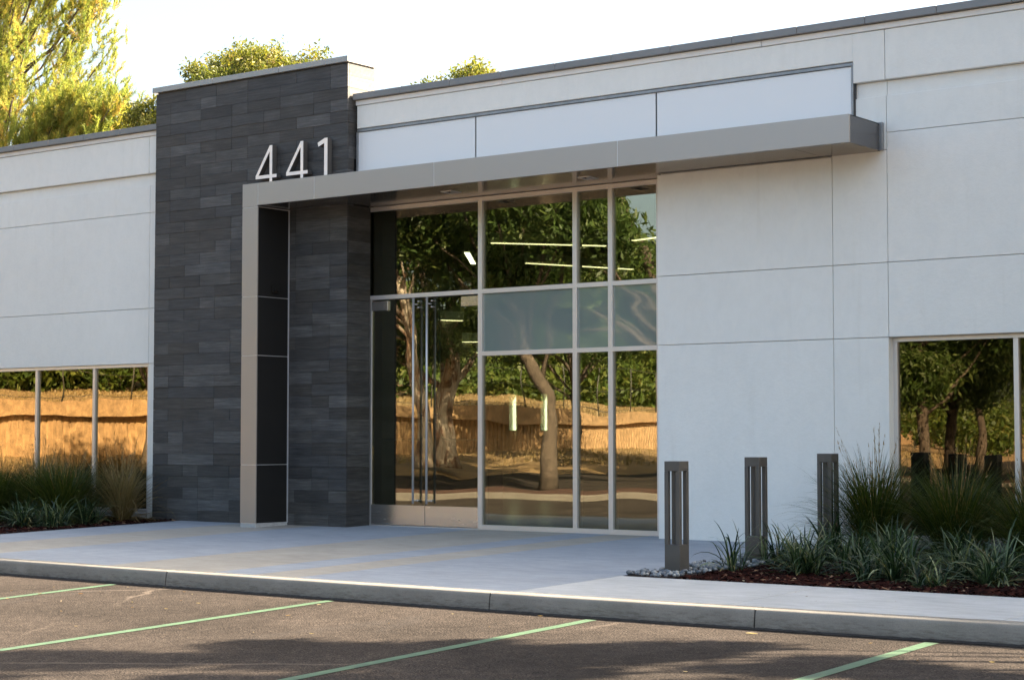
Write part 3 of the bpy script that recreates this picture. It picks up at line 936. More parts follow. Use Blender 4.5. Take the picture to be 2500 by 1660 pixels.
for i, (a, b_) in enumerate(segs):
    bs("head_rail", [(a, b_, y1_, FY + FD - .001, ZH0, ZH1 - .001)], "frame_metal", 0.0015)
    bs("transom", [(a, b_, y1_, FY + FD - .001, ZT0, ZT1)], "frame_metal", 0.0015)
    if i:
        bs("transom", [(a, b_, y1_, FY + FD - .001, ZM0, ZM1)], "frame_metal", 0.0015)
        bs("sill_rail", [(a, b_, y1_, FY + FD - .001, ZB, ZS)], "frame_metal", 0.0015)
    gy = FY + .035
    bs("pane", [(a - .008, b_ + .008, gy, gy + .008, ZT1 - .008, ZH0 + .008)], "glass")
    if i:
        p_ = bs("pane", [(a - .008, b_ + .008, gy, gy + .008, ZM1 - .008, ZT0 + .008)], "glass_frost"); p_["label"] = "frosted grey green pane"
        bs("pane", [(a - .008, b_ + .008, gy, gy + .008, ZS - .008, ZM0 + .008)], "glass")
    # black gaskets round the openings
bs("threshold", [(J1, A0, FY - .01, FY + FD, 0.10, 0.134)], "frame_metal", 0.003)
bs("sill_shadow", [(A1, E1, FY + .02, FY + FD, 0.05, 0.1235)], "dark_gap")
DM = -15.290
def door(x0, x1, hinge_left, lab):
    d = bs("door", [(x0, x1, FY + .035, FY + .047, 0.40, 3.118)], "glass"); d["label"] = lab
    kp = boxes("kick_plate", [(x0, x1, FY + .015, FY + .065, 0.142, 0.403)], "steel", d, 0.002)
    fx0, fx1 = (x0 + .003, x0 + .285) if hinge_left else (x1 - .285, x1 - .003)
    boxes("patch_fitting", [(fx0, fx1, FY + .012, FY + .068, 2.985, 3.112)], "steel", d, 0.002)
    xr = x1 - 0.148 if hinge_left else x0 + 0.075
    tubes("pull_handle", [([(xr, FY - .045, 0.43), (xr, FY - .045, 1.8), (xr, FY - .045, 3.125)], [.0155] * 3)], "frame_metal", d, 10)
    tubes("handle_stud", [([(xr + .035, FY - .0, z), (xr + .035, FY + .02, z), (xr + .035, FY + .04, z)], [.014] * 3) for z in (.47, 3.00, 3.08)] +
          [([(xr, FY - .04, z), (xr + .03, FY, z), (xr + .035, FY + .02, z)], [.008] * 3) for z in (.47, 3.04)], "steel", d, 8)
    # panic bar inside the glass: vertical rod bending into a cross bar
    xv = xr + .09
    s_ = -1 if hinge_left else 1
    xe = x0 + 0.13 if hinge_left else x1 - 0.08
    pts = [(xv, FY + .11, 2.95), (xv, FY + .11, 2.0), (xv, FY + .11, 1.40)]
    for t in range(1, 6):
        a = t / 5 * math.pi / 2
        pts.append((xv + s_ * .13 * (1 - math.cos(a)), FY + .11, 1.40 - .135 * math.sin(a)))
    pts.append((xe, FY + .11, 1.262))
    tubes("panic_bar", [(pts, [.013] * len(pts))], "teal_tube", d, 8)
    boxes("lock_case", [(xr + .02, xv + .02, FY + .055, FY + .11, 1.50, 1.59)], "black_plastic", d, 0.004)
    return d
door(J1 + .058, DM - .004, True, "left glass door leaf")
door(DM + .004, A0 - .004, False, "right glass door leaf")
bs("side_post", [(J1 + .0005, J1 + .055, FY + .02, FY + .10, 0.135, 3.133)], "frame_metal", 0.002)
bs("meeting_seal", [(DM - .0035, DM + .0035, FY + .03, FY + .06, .15, 3.11)], "rubber")

# ------------------------------------------------------------------ interior lamps and sign
def bar(x0, y0, x1, y1, z, lab, em="led"):
    L = math.hypot(x1 - x0, y1 - y0); a = math.atan2(y1 - y0, x1 - x0)
    e = empty("pendant_light", ((x0 + x1) / 2, (y0 + y1) / 2, z), lab, "lamp", "linear pendant lamps inside the lobby")
    e.rotation_euler = (0, 0, a)
    me = np_mesh("lamp_housing", boxv(-L / 2, L / 2, -.045, .045, .006, .16), BOXF); link("lamp_housing", me, "interior_paint", e)
    me = np_mesh("diffuser", boxv(-L / 2 + .01, L / 2 - .01, -.04, .04, -.004, .0055), BOXF); link("diffuser", me, em, e)
    v1, f1 = tube_arrays([(-L / 3, 0, .16), (-L / 3, 0, 4.8 - z)], [.004, .004], 4); v2, f2 = tube_arrays([(L / 3, 0, .16), (L / 3, 0, 4.8 - z)], [.004, .004], 4)
    link("cable", np_mesh("cable", v1 + v2, f1 + [tuple(i + len(v1) for i in q) for q in f2]), "interior_dark", e)
bar(-16.65, 21.56, -15.5, 22.96, 4.2, "upper long lit lamp bar seen through the middle top pane")
bar(-18.12, 24.43, -17.31, 26.46, 4.2, "lower long lit lamp bar seen through the middle top pane")
bar(-14.76, 22.57, -12.6, 21.9, 4.2, "short lit lamp bar behind the top right pane")
bar(-17.81, 22.45, -18.9, 24.0, 4.2, "lamp bar seen end on as a bright upright patch above the doors", "led_white")
bar(-20.6, 22.9, -19.6, 24.6, 3.30, "lit lamp bar behind the top of the doors")
bar(-21.5, 24.0, -18.4, 25.6, 2.95, "lit lamp bar behind the left door leaf")
bar(-20.3, 25.0, -18.1, 26.2, 2.78, "lit lamp bar behind the right door leaf")
hs = empty("hanging_sign", (-17.93, 22.0, 3.58), "pale green box hanging on a rod above the doors inside", "sign")
boxes("sign_box", [(-18.09, -17.76, 21.95, 22.05, 3.58, 3.86)], "pale_sign", hs, 0.01)
boxes("bracket", [(-18.02, -17.86, 21.96, 22.04, 3.863, 3.97)], "pale_sign", hs, 0.004)
tubes("hanging_rod", [([(-17.93, 22.0, 3.97), (-17.93, 22, 4.3), (-17.93, 22.0, 4.8)], [.010] * 3)], "pale_sign", hs, 6)

# ------------------------------------------------------------------ bollards
def bollard(x, y, lab):
    e = empty("bollard_light", (x, y, gz(y)), lab, "bollard", "square slotted bollards by the planting bed")
    h_, w, p = 1.03, 0.0825, 0.041
    ox, oy, oz = world_loc(e)
    B = lambda n_, l_, bv: boxes(n_, [(a + ox, b_ + ox, c_ + oy, d_ + oy, z0 + oz, z1 + oz) for a, b_, c_, d_, z0, z1 in l_], "bollard_paint", e, bv)
    B("base_block", [(-w, w, -w, w, -0.05, 0.262)], 0.003)
    B("top_cap", [(-w, w, -w, w, 0.938, h_)], 0.003)
    for sx_ in (-1, 1):
        for sy in (-1, 1):
            x0, x1 = sorted((sx_ * w, sx_ * (w - p))); y0, y1 = sorted((sy * w, sy * (w - p)))
            B("corner_post", [(x0, x1, y0, y1, 0.2625, 0.9375)], 0.002)
    B("lamp_core", [(-.017, .017, -.017, .017, 0.2625, 0.9375)], 0.002)
    return e
bollard(-8.985, 14.46, "nearest bollard standing in the grey pebbles left of the plants")
bollard(-8.89, 15.78, "middle bollard of the three in front of the white wall")
bollard(-8.775, 17.08, "farthest bollard of the three beside the tall grass")

# ------------------------------------------------------------------ pebbles
pb = poly_slab("pebble_strip", [(-9.255, 13.975), (-8.74, 13.975), (-8.62, 16.9), (-9.255, 16.9)], 0.002, 0.05, "mulch_soil")
tag(pb, "strip of grey river pebbles along the left edge of the planting bed", kind='structure')
pm = []
rp = random.Random(21)
for k in range(7):
    bm = bmesh.new(); bmesh.ops.create_icosphere(bm, subdivisions=2, radius=1.0)
    ax = (rp.uniform(.8, 1.2), rp.uniform(.6, .85), rp.uniform(.45, .6))
    ph = [rp.uniform(0, 6) for _ in range(3)]
    for v in bm.verts:
        s_ = 1 + .08 * math.sin(3 * v.co.x + ph[0]) + .07 * math.sin(2.5 * v.co.y + ph[1])
        v.co = Vector((v.co.x * ax[0] * s_, v.co.y * ax[1] * s_, v.co.z * ax[2] * s_))
    me = bpy.data.meshes.new("pebble"); bm.to_mesh(me); bm.free(); me.materials.append(M["pebble"])
    for p in me.polygons: p.use_smooth = True
    pm.append(me)
pts = []
tries = 0
while len(pts) < 290 and tries < 40000:
    tries += 1
    y = 13.985 + (rp.random() ** 1.35) * 2.6; x = rp.uniform(-9.26 + .02, -8.70 + 0.04 * (y - 14))
    if abs(x + 8.985) < .10 and abs(y - 14.46) < .10: continue
    if abs(x + 8.89) < .10 and abs(y - 15.78) < .10: continue
    r_ = rp.uniform(.020, .036)
    if all((x - a) ** 2 + (y - b_) ** 2 > ((r_ + c_) * .72) ** 2 for a, b_, c_ in pts): pts.append((x, y, r_))
for x, y, r_ in pts:
    o = bpy.data.objects.new("pebble", rp.choice(pm)); COL.objects.link(o); o.parent = pb
    o.scale = (r_, r_, r_); o.rotation_euler = (rp.uniform(-.3, .3), rp.uniform(-.3, .3), rp.uniform(0, 6.28))
    o.location = (x, y, gz(y) + 0.008 + r_ * .35 + rp.uniform(0, .014))

# ------------------------------------------------------------------ blades
def blade_mesh(name, N, L, Wd, spread, curve, g, seg=5, tint=(0, .6), base_r=.05, stiff=1.0, heads=0):
    """clump of strap leaves or grass blades growing from one root"""
    az = g.uniform(0, 2 * np.pi, N)
    tilt = np.abs(g.normal(0, spread, N)); tilt = np.clip(tilt, 0.02, 1.35)
    ln = L * g.uniform(0.55, 1.05, N)
    w = Wd * g.uniform(0.6, 1.2, N)
    br = base_r * np.sqrt(g.random(N)); ba = az + g.normal(0, .6, N)
    P = np.column_stack([br * np.cos(ba), br * np.sin(ba), np.zeros(N)])
    dirh = np.column_stack([np.cos(az), np.sin(az), np.zeros(N)])
    tw_ = g.normal(0, .7, N)
    side = np.column_stack([-np.sin(az + tw_ * .4), np.cos(az + tw_ * .4), g.normal(0, .25, N)])
    ang = tilt.copy(); cv = curve * g.uniform(.4, 1.5, N)
    rows = []
    for s_ in range(seg + 1):
        t = s_ / seg
        wt = w * (0.75 + .6 * t) * (1 - t) ** 0.55 if s_ < seg else w * .03
        wt = wt * np.ones(N)
        rows.append(np.stack([P - side * wt[:, None] / 2, P + side * wt[:, None] / 2], 1))
        step = ln / seg
        P = P + (dirh * np.sin(ang)[:, None] + np.array([0, 0, 1.0]) * np.cos(ang)[:, None]) * step[:, None]
        P[:, 2] = np.maximum(P[:, 2], 0.012)
        ang = np.clip(ang + cv / seg * (0.5 + 1.4 * t), 0, 2.7)
    V = np.concatenate(rows, 1).reshape(-1, 3)     # N, (seg+1)*2
    k = (seg + 1) * 2
    q = np.array([(2 * i, 2 * i + 1, 2 * i + 3, 2 * i + 2) for i in range(seg)])
    F = (np.arange(N)[:, None, None] * k + q[None]).reshape(-1, 4)
    tn = np.repeat(g.uniform(tint[0], tint[1], N), k)
    return V, F, tn

def merge(parts):
    V, F, T, off = [], [], [], 0
    for v, f, t in parts:
        V.append(v); F.append(f + off); T.append(t); off += len(v)
    return np.concatenate(V), np.concatenate(F), np.concatenate(T)

def grass_clump(name, x, y, h_, rad, N, lab, seed, m="grass_blade", cat="ornamental grass", stalks=40, group=None):
    g = np.random.default_rng(seed)
    e = empty(name, (x, y, gz(y)), lab, cat, group)
    parts = [blade_mesh("b", int(N * .9), h_ * 1.05, .0095, .36, .95, g, 6, (0, .62), rad * .35),
             blade_mesh("b", int(N * .9), h_ * 1.02, .009, .74, 1.45, g, 6, (0, .70), rad * .4),
             blade_mesh("b", int(N * .10), h_ * .9, .006, .5, 1.2, g, 6, (.78, 1), rad * .4)]
    V, F, T = merge(parts)
    link("blades", np_mesh("blades", V, F, T), m, e)
    if stalks:
        v, f, t = blade_mesh("s", stalks, h_ * 1.20, .008, .16, .25, g, 5, (.74, .95), rad * .3)
        # feathery heads: many short bristles along the stalk tips
        k = 12
        tips = v.reshape(stalks, k, 3)
        a = tips[:, 6:8].mean(1); b_ = tips[:, 10:12].mean(1)
        nb = 22
        tt = g.random((stalks, nb))[..., None]
        c = a[:, None] * (1 - tt) + b_[:, None] * tt
        d = (b_ - a)[:, None] / np.linalg.norm(b_ - a, axis=1)[:, None, None] * .035 + g.normal(0, .009, (stalks, nb, 3))
        s_ = g.normal(0, .0022, (stalks, nb, 3))
        q4 = np.stack([c - s_, c + s_, c + d + s_ * .2, c + d - s_ * .2], 2).reshape(-1, 3)
        f4 = np.arange(len(q4)).reshape(-1, 4)
        V2, F2, T2 = merge([(v, f, t), (q4, f4, g.uniform(.8, 1, len(q4) // 4).repeat(4))])
        link("seed_stalks", np_mesh("seed_stalks", V2, F2, T2), m, e)
    return e

def strap_clump(x, y, sz, N, lab, seed, up=.6):
    g = np.random.default_rng(seed)
    e = empty("strap_leaf_plant", (x, y, gz(y)), lab, "plant", "strap leaved plants in the beds")
    parts = []
    for j in range(g.integers(3, 5)):
        ox, oy = g.normal(0, .07 * sz / .45, 2)
        v, f, t = blade_mesh("b", N // 3, sz, .021, up, 1.45, g, 7, (0, .97), .03)
        v = v + np.array([ox, oy, 0]); parts.append((v, f, t))
    v, f, t = blade_mesh("b", int(N * .5), sz * .8, .016, .95, 1.5, g, 7, (0, .95), .05); parts.append((v, f, t))
    v, f, t = blade_mesh("b", 5, sz * .6, .014, .9, 1.5, g, 7, (.97, 1), .05); parts.append((v, f, t))
    V, F, T = merge(parts)
    link("leaves", np_mesh("leaves", V, F, T), "strap_leaf", e)
    return e

grass_clump("fountain_grass", -8.28, 17.15, 1.10, .34, 950, "tallest green grass clump with tan seed spikes left of the right window", 31, stalks=36)
grass_clump("fountain_grass", -7.30, 16.9, 1.02, .42, 1050, "wide green grass clump below the first pane of the right window", 32, stalks=34)
grass_clump("fountain_grass", -6.35, 16.55, .95, .36, 900, "green grass clump cut by the right edge of the picture", 33, stalks=26)
grass_clump("fountain_grass", -5.2, 16.6, .95, .36, 600, "green grass clump just beyond the right edge of the picture", 39, stalks=20)
SP = [(-8.66, 14.86, .50, 26, "small strap leaved plant beside the nearest bollard", .42), (-8.62, 15.75, .46, 34, "strap leaved plant in front of the middle bollard", .5),
      (-7.86, 14.85, .50, 56, "strap leaved plant nearest the sidewalk in the left half of the right bed", .62), (-8.35, 16.25, .52, 50, "strap leaved plant at the foot of the farthest bollard", .55),
      (-7.15, 14.62, .30, 26, "small yellowing strap leaved tuft at the front of the right bed", .6), (-6.82, 14.80, .54, 66, "pale strap leaved plant at the front centre of the right bed", .75),
      (-7.35, 15.65, .52, 56, "strap leaved plant below the tall grass clump", .7), (-6.10, 14.72, .52, 60, "strap leaved plant at the front near the right edge of the picture", .75),
      (-6.45, 15.60, .50, 56, "strap leaved plant in the second row below the wide grass", .7), (-5.72, 15.35, .55, 60, "strap leaved plant cut by the right edge of the picture", .7),
      (-7.85, 15.9, .48, 50, "strap leaved plant between the farthest bollard and the tall grass", .65), (-5.35, 14.7, .5, 50, "strap leaved plant at the front just beyond the right edge", .7),
      (-7.55, 15.25, .46, 50, "strap leaved plant just behind the small yellowing tuft", .8), (-6.55, 15.15, .50, 56, "strap leaved plant behind the pale plant at the front centre", .8),
      (-8.2, 15.35, .44, 44, "strap leaved plant between the middle bollard and the front row", .8), (-6.95, 16.1, .52, 56, "strap leaved plant in the back row between the two tall grasses", .8),
      (-5.95, 16.0, .52, 56, "strap leaved plant in the back row near the right edge", .8), (-7.7, 16.5, .5, 50, "strap leaved plant tight against the foot of the tall grass clump", .8),
      (-6.4, 14.35, .34, 36, "low strap leaved plant hanging over the sidewalk edge", 1.0)]
for i, (x, y, s_, n_, lab, up) in enumerate(SP): strap_clump(x, y, s_ * 1.12, int(n_ * (1.0 if i == 0 else 1.7)), lab, 50 + i, up + (.15 if i else 0))
# left bed
LG = [(-20.95, 17.35, .90, .30, "grass clump tucked behind the widest clump of the left bed"), (-21.8, 16.6, .85, .32, "low green grass clump between the far left clump and the second mullion"),
      (-22.2, 17.0, .95, .36, "grass clump at the far left edge of the picture"), (-21.35, 16.95, .95, .38, "grass clump in front of the second mullion of the left windows"),
      (-20.55, 16.75, .98, .38, "widest grass clump of the left bed"), (-23.2, 17.1, .9, .36, "grass clump beyond the left edge of the picture")]
for i, (x, y, h_, r_, lab) in enumerate(LG): grass_clump("fountain_grass", x, y, h_, r_, 800, lab, 70 + i, stalks=18)
grass_clump("feather_grass", -20.10, 17.45, .98, .20, 420, "dry tan upright feather grass next to the dark stone", 80, "dry_blade", stalks=30)
grass_clump("feather_grass", -22.0, 17.55, 1.05, .22, 420, "dry tan upright grass at the left window edge", 81, "dry_blade", stalks=30)
for i, (x, y, lab) in enumerate([(-20.3, 15.9, "strap leaved plant at the front edge of the left bed"), (-20.0, 16.75, "strap leaved plant between the grasses of the left bed"),
                                 (-21.4, 15.9, "strap leaved plant at the left edge of the picture"), (-20.55, 15.1, "strap leaved plant low in the left corner of the left bed"),
                                 (-20.75, 16.3, "strap leaved plant at the foot of the widest grass clump"), (-19.85, 16.05, "small strap leaved plant nearest the plaza in the left bed")]):
    strap_clump(x, y, .56, 95, lab, 90 + i, .8)

# ------------------------------------------------------------------ leaves and litter on the ground
def litter(x, y, z, s_, seed, lab, group, name="fallen_leaf", tv=None):
    g = np.random.default_rng(seed)
    L, Wd = s_, s_ * g.uniform(.16, .3)
    n_ = 7; V = []
    for i in range(n_):
        t = i / (n_ - 1); w = Wd * math.sin(math.pi * min(1, t * 1.02 + .02)) ** .8
        cx_ = (t - .5) * L; cz = .25 * s_ * (t - .5) ** 2 * g.uniform(.5, 1.6) + .003; cy_ = .12 * s_ * math.sin(2.2 * t)
        V += [(cx_, cy_ - w / 2, cz + w * .3), (cx_, cy_, cz), (cx_, cy_ + w / 2, cz + w * .35)]
    F = np.array([(3 * i + k, 3 * i + 3 + k, 3 * i + 4 + k, 3 * i + 1 + k) for i in range(n_ - 1) for k in range(2)])
    me = np_mesh(name, V, F, np.full(len(V), tv if tv is not None else g.random()))
    o = link(name, me, "dry_leaf"); o.location = (x, y, z); o.rotation_euler = (0, 0, g.uniform(0, 6.28))
    return tag(o, lab, "leaf", group)
gl_ = random.Random(8)
from_px = []
for k in range(42):
    x = gl_.uniform(-14.5, -4.6); y = kerb_y(x) - 0.08 - abs(gl_.gauss(0, 1.5))
    if y < 7.8: continue
    near = "close to the foot of the kerb" if y > kerb_y(x) - .6 else "out in the lot"
    part_ = "left" if x < -11.1 else ("centre left" if x < -8.3 else ("centre right" if x < -6.6 else "right"))
    litter(x, y, lot_z(y) + .004, gl_.uniform(.02, .055), 200 + k, "tiny dry leaf on the %s asphalt %s" % (part_, near), "dry leaves scattered on the asphalt")
litter(-6.63, 8.95, lot_z(8.95) + .004, .11, 300, "large curled brown leaf on the asphalt at the bottom of the picture", None, tv=.35)
litter(-6.75, 11.9, lot_z(11.9) + .004, .10, 301, "pale twisted leaf on the asphalt below the kerb joint", None, tv=.85)
litter(-8.02, 13.99, gz(13.99) + .006, .07, 302, "pale leaf on the edge of the mulch", None, tv=1.0)
for k in range(14):
    x = gl_.uniform(-13, -5); y = gl_.uniform(12.5, 13.8) if x > -9 else gl_.uniform(12.5, 17)
    litter(x, y, gz(y) + .003, gl_.uniform(.012, .028), 400 + k, "tiny brown leaf scrap lying on the pale concrete", "leaf scraps on the concrete", tv=gl_.uniform(0, .4))

# ------------------------------------------------------------------ trees
def leaf_quads(C, size, g, aspect=.45, bias=(0, 0, 0), tint=None, tr=(0, 1)):
    """diamond leaves at points C (n,3)"""
    n_ = len(C)
    d = g.normal(0, 1, (n_, 3)) + np.array(bias); d /= np.linalg.norm(d, axis=1)[:, None]
    r_ = g.normal(0, 1, (n_, 3)); s_ = np.cross(d, r_); s_ /= np.linalg.norm(s_, axis=1)[:, None] + 1e-9
    L = (size * g.uniform(.6, 1.3, n_))[:, None]
    V = np.stack([C - d * L / 2, C + s_ * L * aspect / 2, C + d * L / 2, C - s_ * L * aspect / 2], 1).reshape(-1, 3)
    F = np.arange(n_ * 4).reshape(-1, 4)
    if tint is None: tint = g.uniform(tr[0], tr[1], n_)
    return V, F, np.repeat(tint, 4)

def crown_points(g, clumps, sub, per, sr, lr):
    """clumps (k,4): centre + radius -> leaves gathered in sub-clumps on and in each clump"""
    out, tn = [], []
    for cx_, cy_, cz, r_ in clumps:
        d = g.normal(0, 1, (sub, 3)); d /= np.linalg.norm(d, axis=1)[:, None]
        rr = r_ * g.uniform(.35, 1.0, sub) ** .6
        c = np.array([cx_, cy_, cz]) + d * rr[:, None] * np.array([1, 1, .85])
        p = c[:, None] + g.normal(0, lr, (sub, per, 3)) * np.array([1, 1, .8])
        out.append(p.reshape(-1, 3))
        tb = np.clip(g.normal(.45, .22, sub), 0, 1)
        tn.append(np.clip(np.repeat(tb, per) + g.normal(0, .12, sub * per), 0, 1))
    return np.concatenate(out), np.concatenate(tn)

def tree(name, lab, cat, base, trunk_pts, trunk_r, clumps, leafmat, barkmat, size, sub, per, lr, seed, aspect=.45, bias=(0, 0, 0), group=None, twig=True):
    g = np.random.default_rng(seed)
    if base[1] < 10: clumps = sky_gap(clumps)
    e = empty(name, base, lab, cat, group)
    b0 = np.array(base)
    T = [np.array(p, float) for p in trunk_pts]
    # trunk flares at the foot
    lst = [([tuple(p) for p in T], trunk_r)]
    V, F = [], []
    def add(pts, rads, n_=8):
        nonlocal V, F
        v, f = tube_arrays(pts, rads, n_); off = len(V); V += v; F += [tuple(i + off for i in q) for q in f]
    # resample trunk with slight wobble
    tp, tr_ = [], []
    for i in range(len(T) - 1):
        for s_ in np.linspace(0, 1, 5)[:-1]:
            tp.append(T[i] * (1 - s_) + T[i + 1] * s_ + g.normal(0, trunk_r[i] * .05, 3)); tr_.append(trunk_r[i] * (1 - s_) + trunk_r[i + 1] * s_)
    tp.append(T[-1]); tr_.append(trunk_r[-1]); tr_[0] *= 1.45; tr_[1] *= 1.08
    add(tp, tr_, 12)
    nT = len(tp)
    for cx_, cy_, cz, r_ in clumps[:14]:
        tgt = np.array([cx_, cy_, cz])
        i0 = int(g.uniform(.45, 1.0) * (nT - 1)); st = tp[i0]
        if st[2] > cz - .2: i0 = max(0, int(nT * .35)); st = tp[i0]
        mid = st * .5 + tgt * .5 + g.normal(0, .12 * r_ + .05, 3) - np.array([0, 0, .1 * r_])
        r0 = max(.02, tr_[i0] * .42)
        add([st, (st + mid) / 2 + g.normal(0, .05, 3), mid, (mid + tgt) / 2, tgt], [r0, r0 * .8, r0 * .6, r0 * .42, r0 * .2], 6)
        if twig:
            for _ in range(5):
                d = g.normal(0, 1, 3); d /= np.linalg.norm(d); d[2] = abs(d[2]) * .7
                add([mid * .3 + tgt * .7, tgt + d * r_ * .45, tgt + d * r_ * .9], [r0 * .3, r0 * .18, r0 * .06], 4)
    link("trunk", np_mesh("trunk", V, F, smooth=True), barkmat, e).location = tuple(-b0)
    P, tn = crown_points(g, clumps, sub, per, 0, lr)
    Vq, Fq, Tq = leaf_quads(P, size, g, aspect, bias, tn)
    link("crown", np_mesh("crown", Vq - b0, Fq, Tq), leafmat, e)
    return e

def sky_gap(cl_):
    # an opening between the lot trees where the sky shows
    out = []
    for c_ in cl_:
        az_ = math.degrees(math.atan2(-c_[0], 36.84 - c_[1])); el_ = math.degrees(math.atan2(c_[2] - 1.3, math.hypot(c_[0], 36.84 - c_[1])))
        if 30.5 < az_ < 33.9 and el_ > 6.2: continue
        out.append(c_)
    return out

def ell_clumps(g, c, r, k, rc, zmin=None):
    out = []
    while len(out) < k:
        d = g.normal(0, 1, 3); d /= np.linalg.norm(d); q = g.uniform(.45, 1) ** .5
        p = np.array(c) + d * np.array(r) * q
        if zmin is not None and p[2] < zmin: continue
        out.append((*p, rc * g.uniform(.7, 1.25)))
    return out

g0 = np.random.default_rng(77)
# broad tree behind the tower
tree("broadleaf_tree", "round olive green tree rising behind the dark stone tower", "tree", (-34.2, 34.5, -.3), [(-34.2, 34.5, -.3), (-34.1, 34.4, 3), (-34.2, 34.6, 6)], [.32, .26, .16],
     ell_clumps(g0, (-34.8, 34.5, 8.65), (3.8, 2.6, 2.75), 96, .62), "broad_leaf", "bark", .115, 40, 46, .13, 101, .42)
# smaller one behind the parapet
tree("broadleaf_tree", "small light green tree top showing above the parapet right of the tower", "tree", (-27.5, 34.5, -.3), [(-27.5, 34.5, -.3), (-27.6, 34.4, 3), (-27.5, 34.5, 6.5)], [.24, .2, .12],
     ell_clumps(g0, (-27.7, 34.5, 8.5), (1.7, 1.6, 1.6), 34, .5), "broad_leaf", "bark", .11, 34, 44, .12, 102, .42)

# pine on the left: leaning limbs carrying plumes of upswept needles
def pine():
    g = np.random.default_rng(123)
    base = np.array((-47.0, 35.0, -.3))
    e = empty("pine_tree", tuple(base), "tall yellow green pine at the upper left behind the left wing", "tree")
    V, F = [], []
    def add(pts, rads, n_=7):
        nonlocal V, F
        v, f = tube_arrays(pts, rads, n_); off = len(V); V += v; F += [tuple(i + off for i in q) for q in f]
    add([base, base + (.2, 0, 5), base + (.3, .1, 11), base + (.2, 0, 18)], [.45, .36, .26, .12], 10)
    # limb ends measured from the picture, in a slab around y = 34
    ends = []
    for k in range(120):
        x = g.uniform(-48.3, -41.7); z = g.uniform(7, 19)
        lim = np.interp(z, [9.5, 10.5, 11.5, 12.5, 14.6, 19], [-42.0, -42.2, -42.6, -42.1, -41.75, -42.0])
        x = min(x, lim - g.uniform(0, .8)); ends.append((x, 34.6 + g.uniform(-2.2, 2.2), z))
    for k in range(46):   # right-hand lobe
        t = g.random(); x = -42.6 + 3.35 * t; ztop = np.interp(x, [-42.6, -41.6, -41.0, -40.4, -39.4, -39.0], [10.9, 11.2, 11.35, 10.9, 11.05, 10.3])
        ends.append((x, 34.2 + g.uniform(-.9, .9), g.uniform(9.0 + .3 * t, ztop)))
    for k in range(20):
        ends.append((g.uniform(-45.5, -40.6), 34.3 + g.uniform(-1, 1), g.uniform(8.2, 9.8)))
    Q = []
    for (x, y, z) in ends:
        tip = np.array((x, y, z)); z0 = max(3.5, z - g.uniform(2.2, 4.2)); root = base + np.array((.25, 0, z0))
        mid = root * .45 + tip * .55 - np.array((0, 0, .5))
        add([root, (root + mid) / 2, mid, tip * .7 + mid * .3, tip], [.05, .042, .032, .02, .010], 5)
        # plumes: short shoots sweeping up and outwards
        ns = 42
        d0 = (tip - mid); d0 /= np.linalg.norm(d0)
        for _ in range(ns):
            t = g.random() ** .7
            o = mid * (1 - t) + tip * t + g.normal(0, .26, 3)
            d = d0 * .5 + np.array((g.normal(.18, .35), g.normal(0, .35), g.uniform(.15, 1.0))); d /= np.linalg.norm(d)
            L = g.uniform(.28, .62)
            Q.append((o, d, L))
    link("trunk", np_mesh("trunk", [tuple(np.array(v) - base) for v in V], F, smooth=True), "bark", e)
    O = np.array([q[0] for q in Q]); D = np.array([q[1] for q in Q]); Ls = np.array([q[2] for q in Q])
    m_ = 64
    n_ = len(Q)
    t = g.random((n_, m_))
    c = O[:, None] + D[:, None] * (t * Ls[:, None])[..., None] + g.normal(0, .012, (n_, m_, 3))
    nd_ = D[:, None] * 1.1 + g.normal(0, .62, (n_, m_, 3)); nd_ /= np.linalg.norm(nd_, axis=2)[..., None]
    nl = g.uniform(.09, .17, (n_, m_))[..., None]
    s_ = np.cross(nd_, g.normal(0, 1, (n_, m_, 3))); s_ /= np.linalg.norm(s_, axis=2)[..., None]; wd = .0085
    Vq = np.stack([c - s_ * wd, c + s_ * wd, c + nd_ * nl + s_ * wd * .5, c + nd_ * nl - s_ * wd * .5], 2).reshape(-1, 3)
    Fq = np.arange(len(Vq)).reshape(-1, 4)
    tb = np.clip(g.normal(.5, .22, n_), 0, 1)
    tn = np.clip(tb[:, None] + g.normal(0, .1, (n_, m_)), 0, 1).reshape(-1)
    link("crown", np_mesh("crown", Vq - base, Fq, np.repeat(tn, 4)), "pine_leaf", e)
pine()
tree("broadleaf_tree", "dark low trees filling the gap behind the left wing roof", "tree", (-68, 52, -.3), [(-68, 52, -.3), (-68, 52, 4), (-68, 52, 6)], [.3, .25, .15],
     ell_clumps(g0, (-69, 50, 8.5), (5, 2, 2.3), 14, 1.2), "broad_leaf", "bark", .22, 24, 30, .22, 104, .4)

# trees in the front bed beyond the right edge: they dapple the asphalt
tree("street_tree", "slender shade tree in the bed beyond the right edge of the picture", "tree", (1.2, 15.6, .06), [(1.2, 15.6, .06), (1.25, 15.6, 2.4), (1.1, 15.5, 5)], [.13, .11, .07],
     ell_clumps(g0, (1.3, 14.9, 6.5), (4.0, 2.3, 2.3), 105, .38), "dark_leaf", "bark", .13, 18, 56, .10, 105, .38)
tree("street_tree", "second shade tree nearer the kerb beyond the right edge of the picture", "tree", (-0.4, 14.3, .05), [(-0.4, 14.3, .05), (-0.4, 14.1, 2.6), (-0.6, 13.8, 5)], [.14, .12, .08],
     ell_clumps(g0, (1.6, 12.9, 6.4), (3.4, 2.4, 2.3), 44, .36), "dark_leaf", "bark", .13, 16, 44, .10, 106, .38)

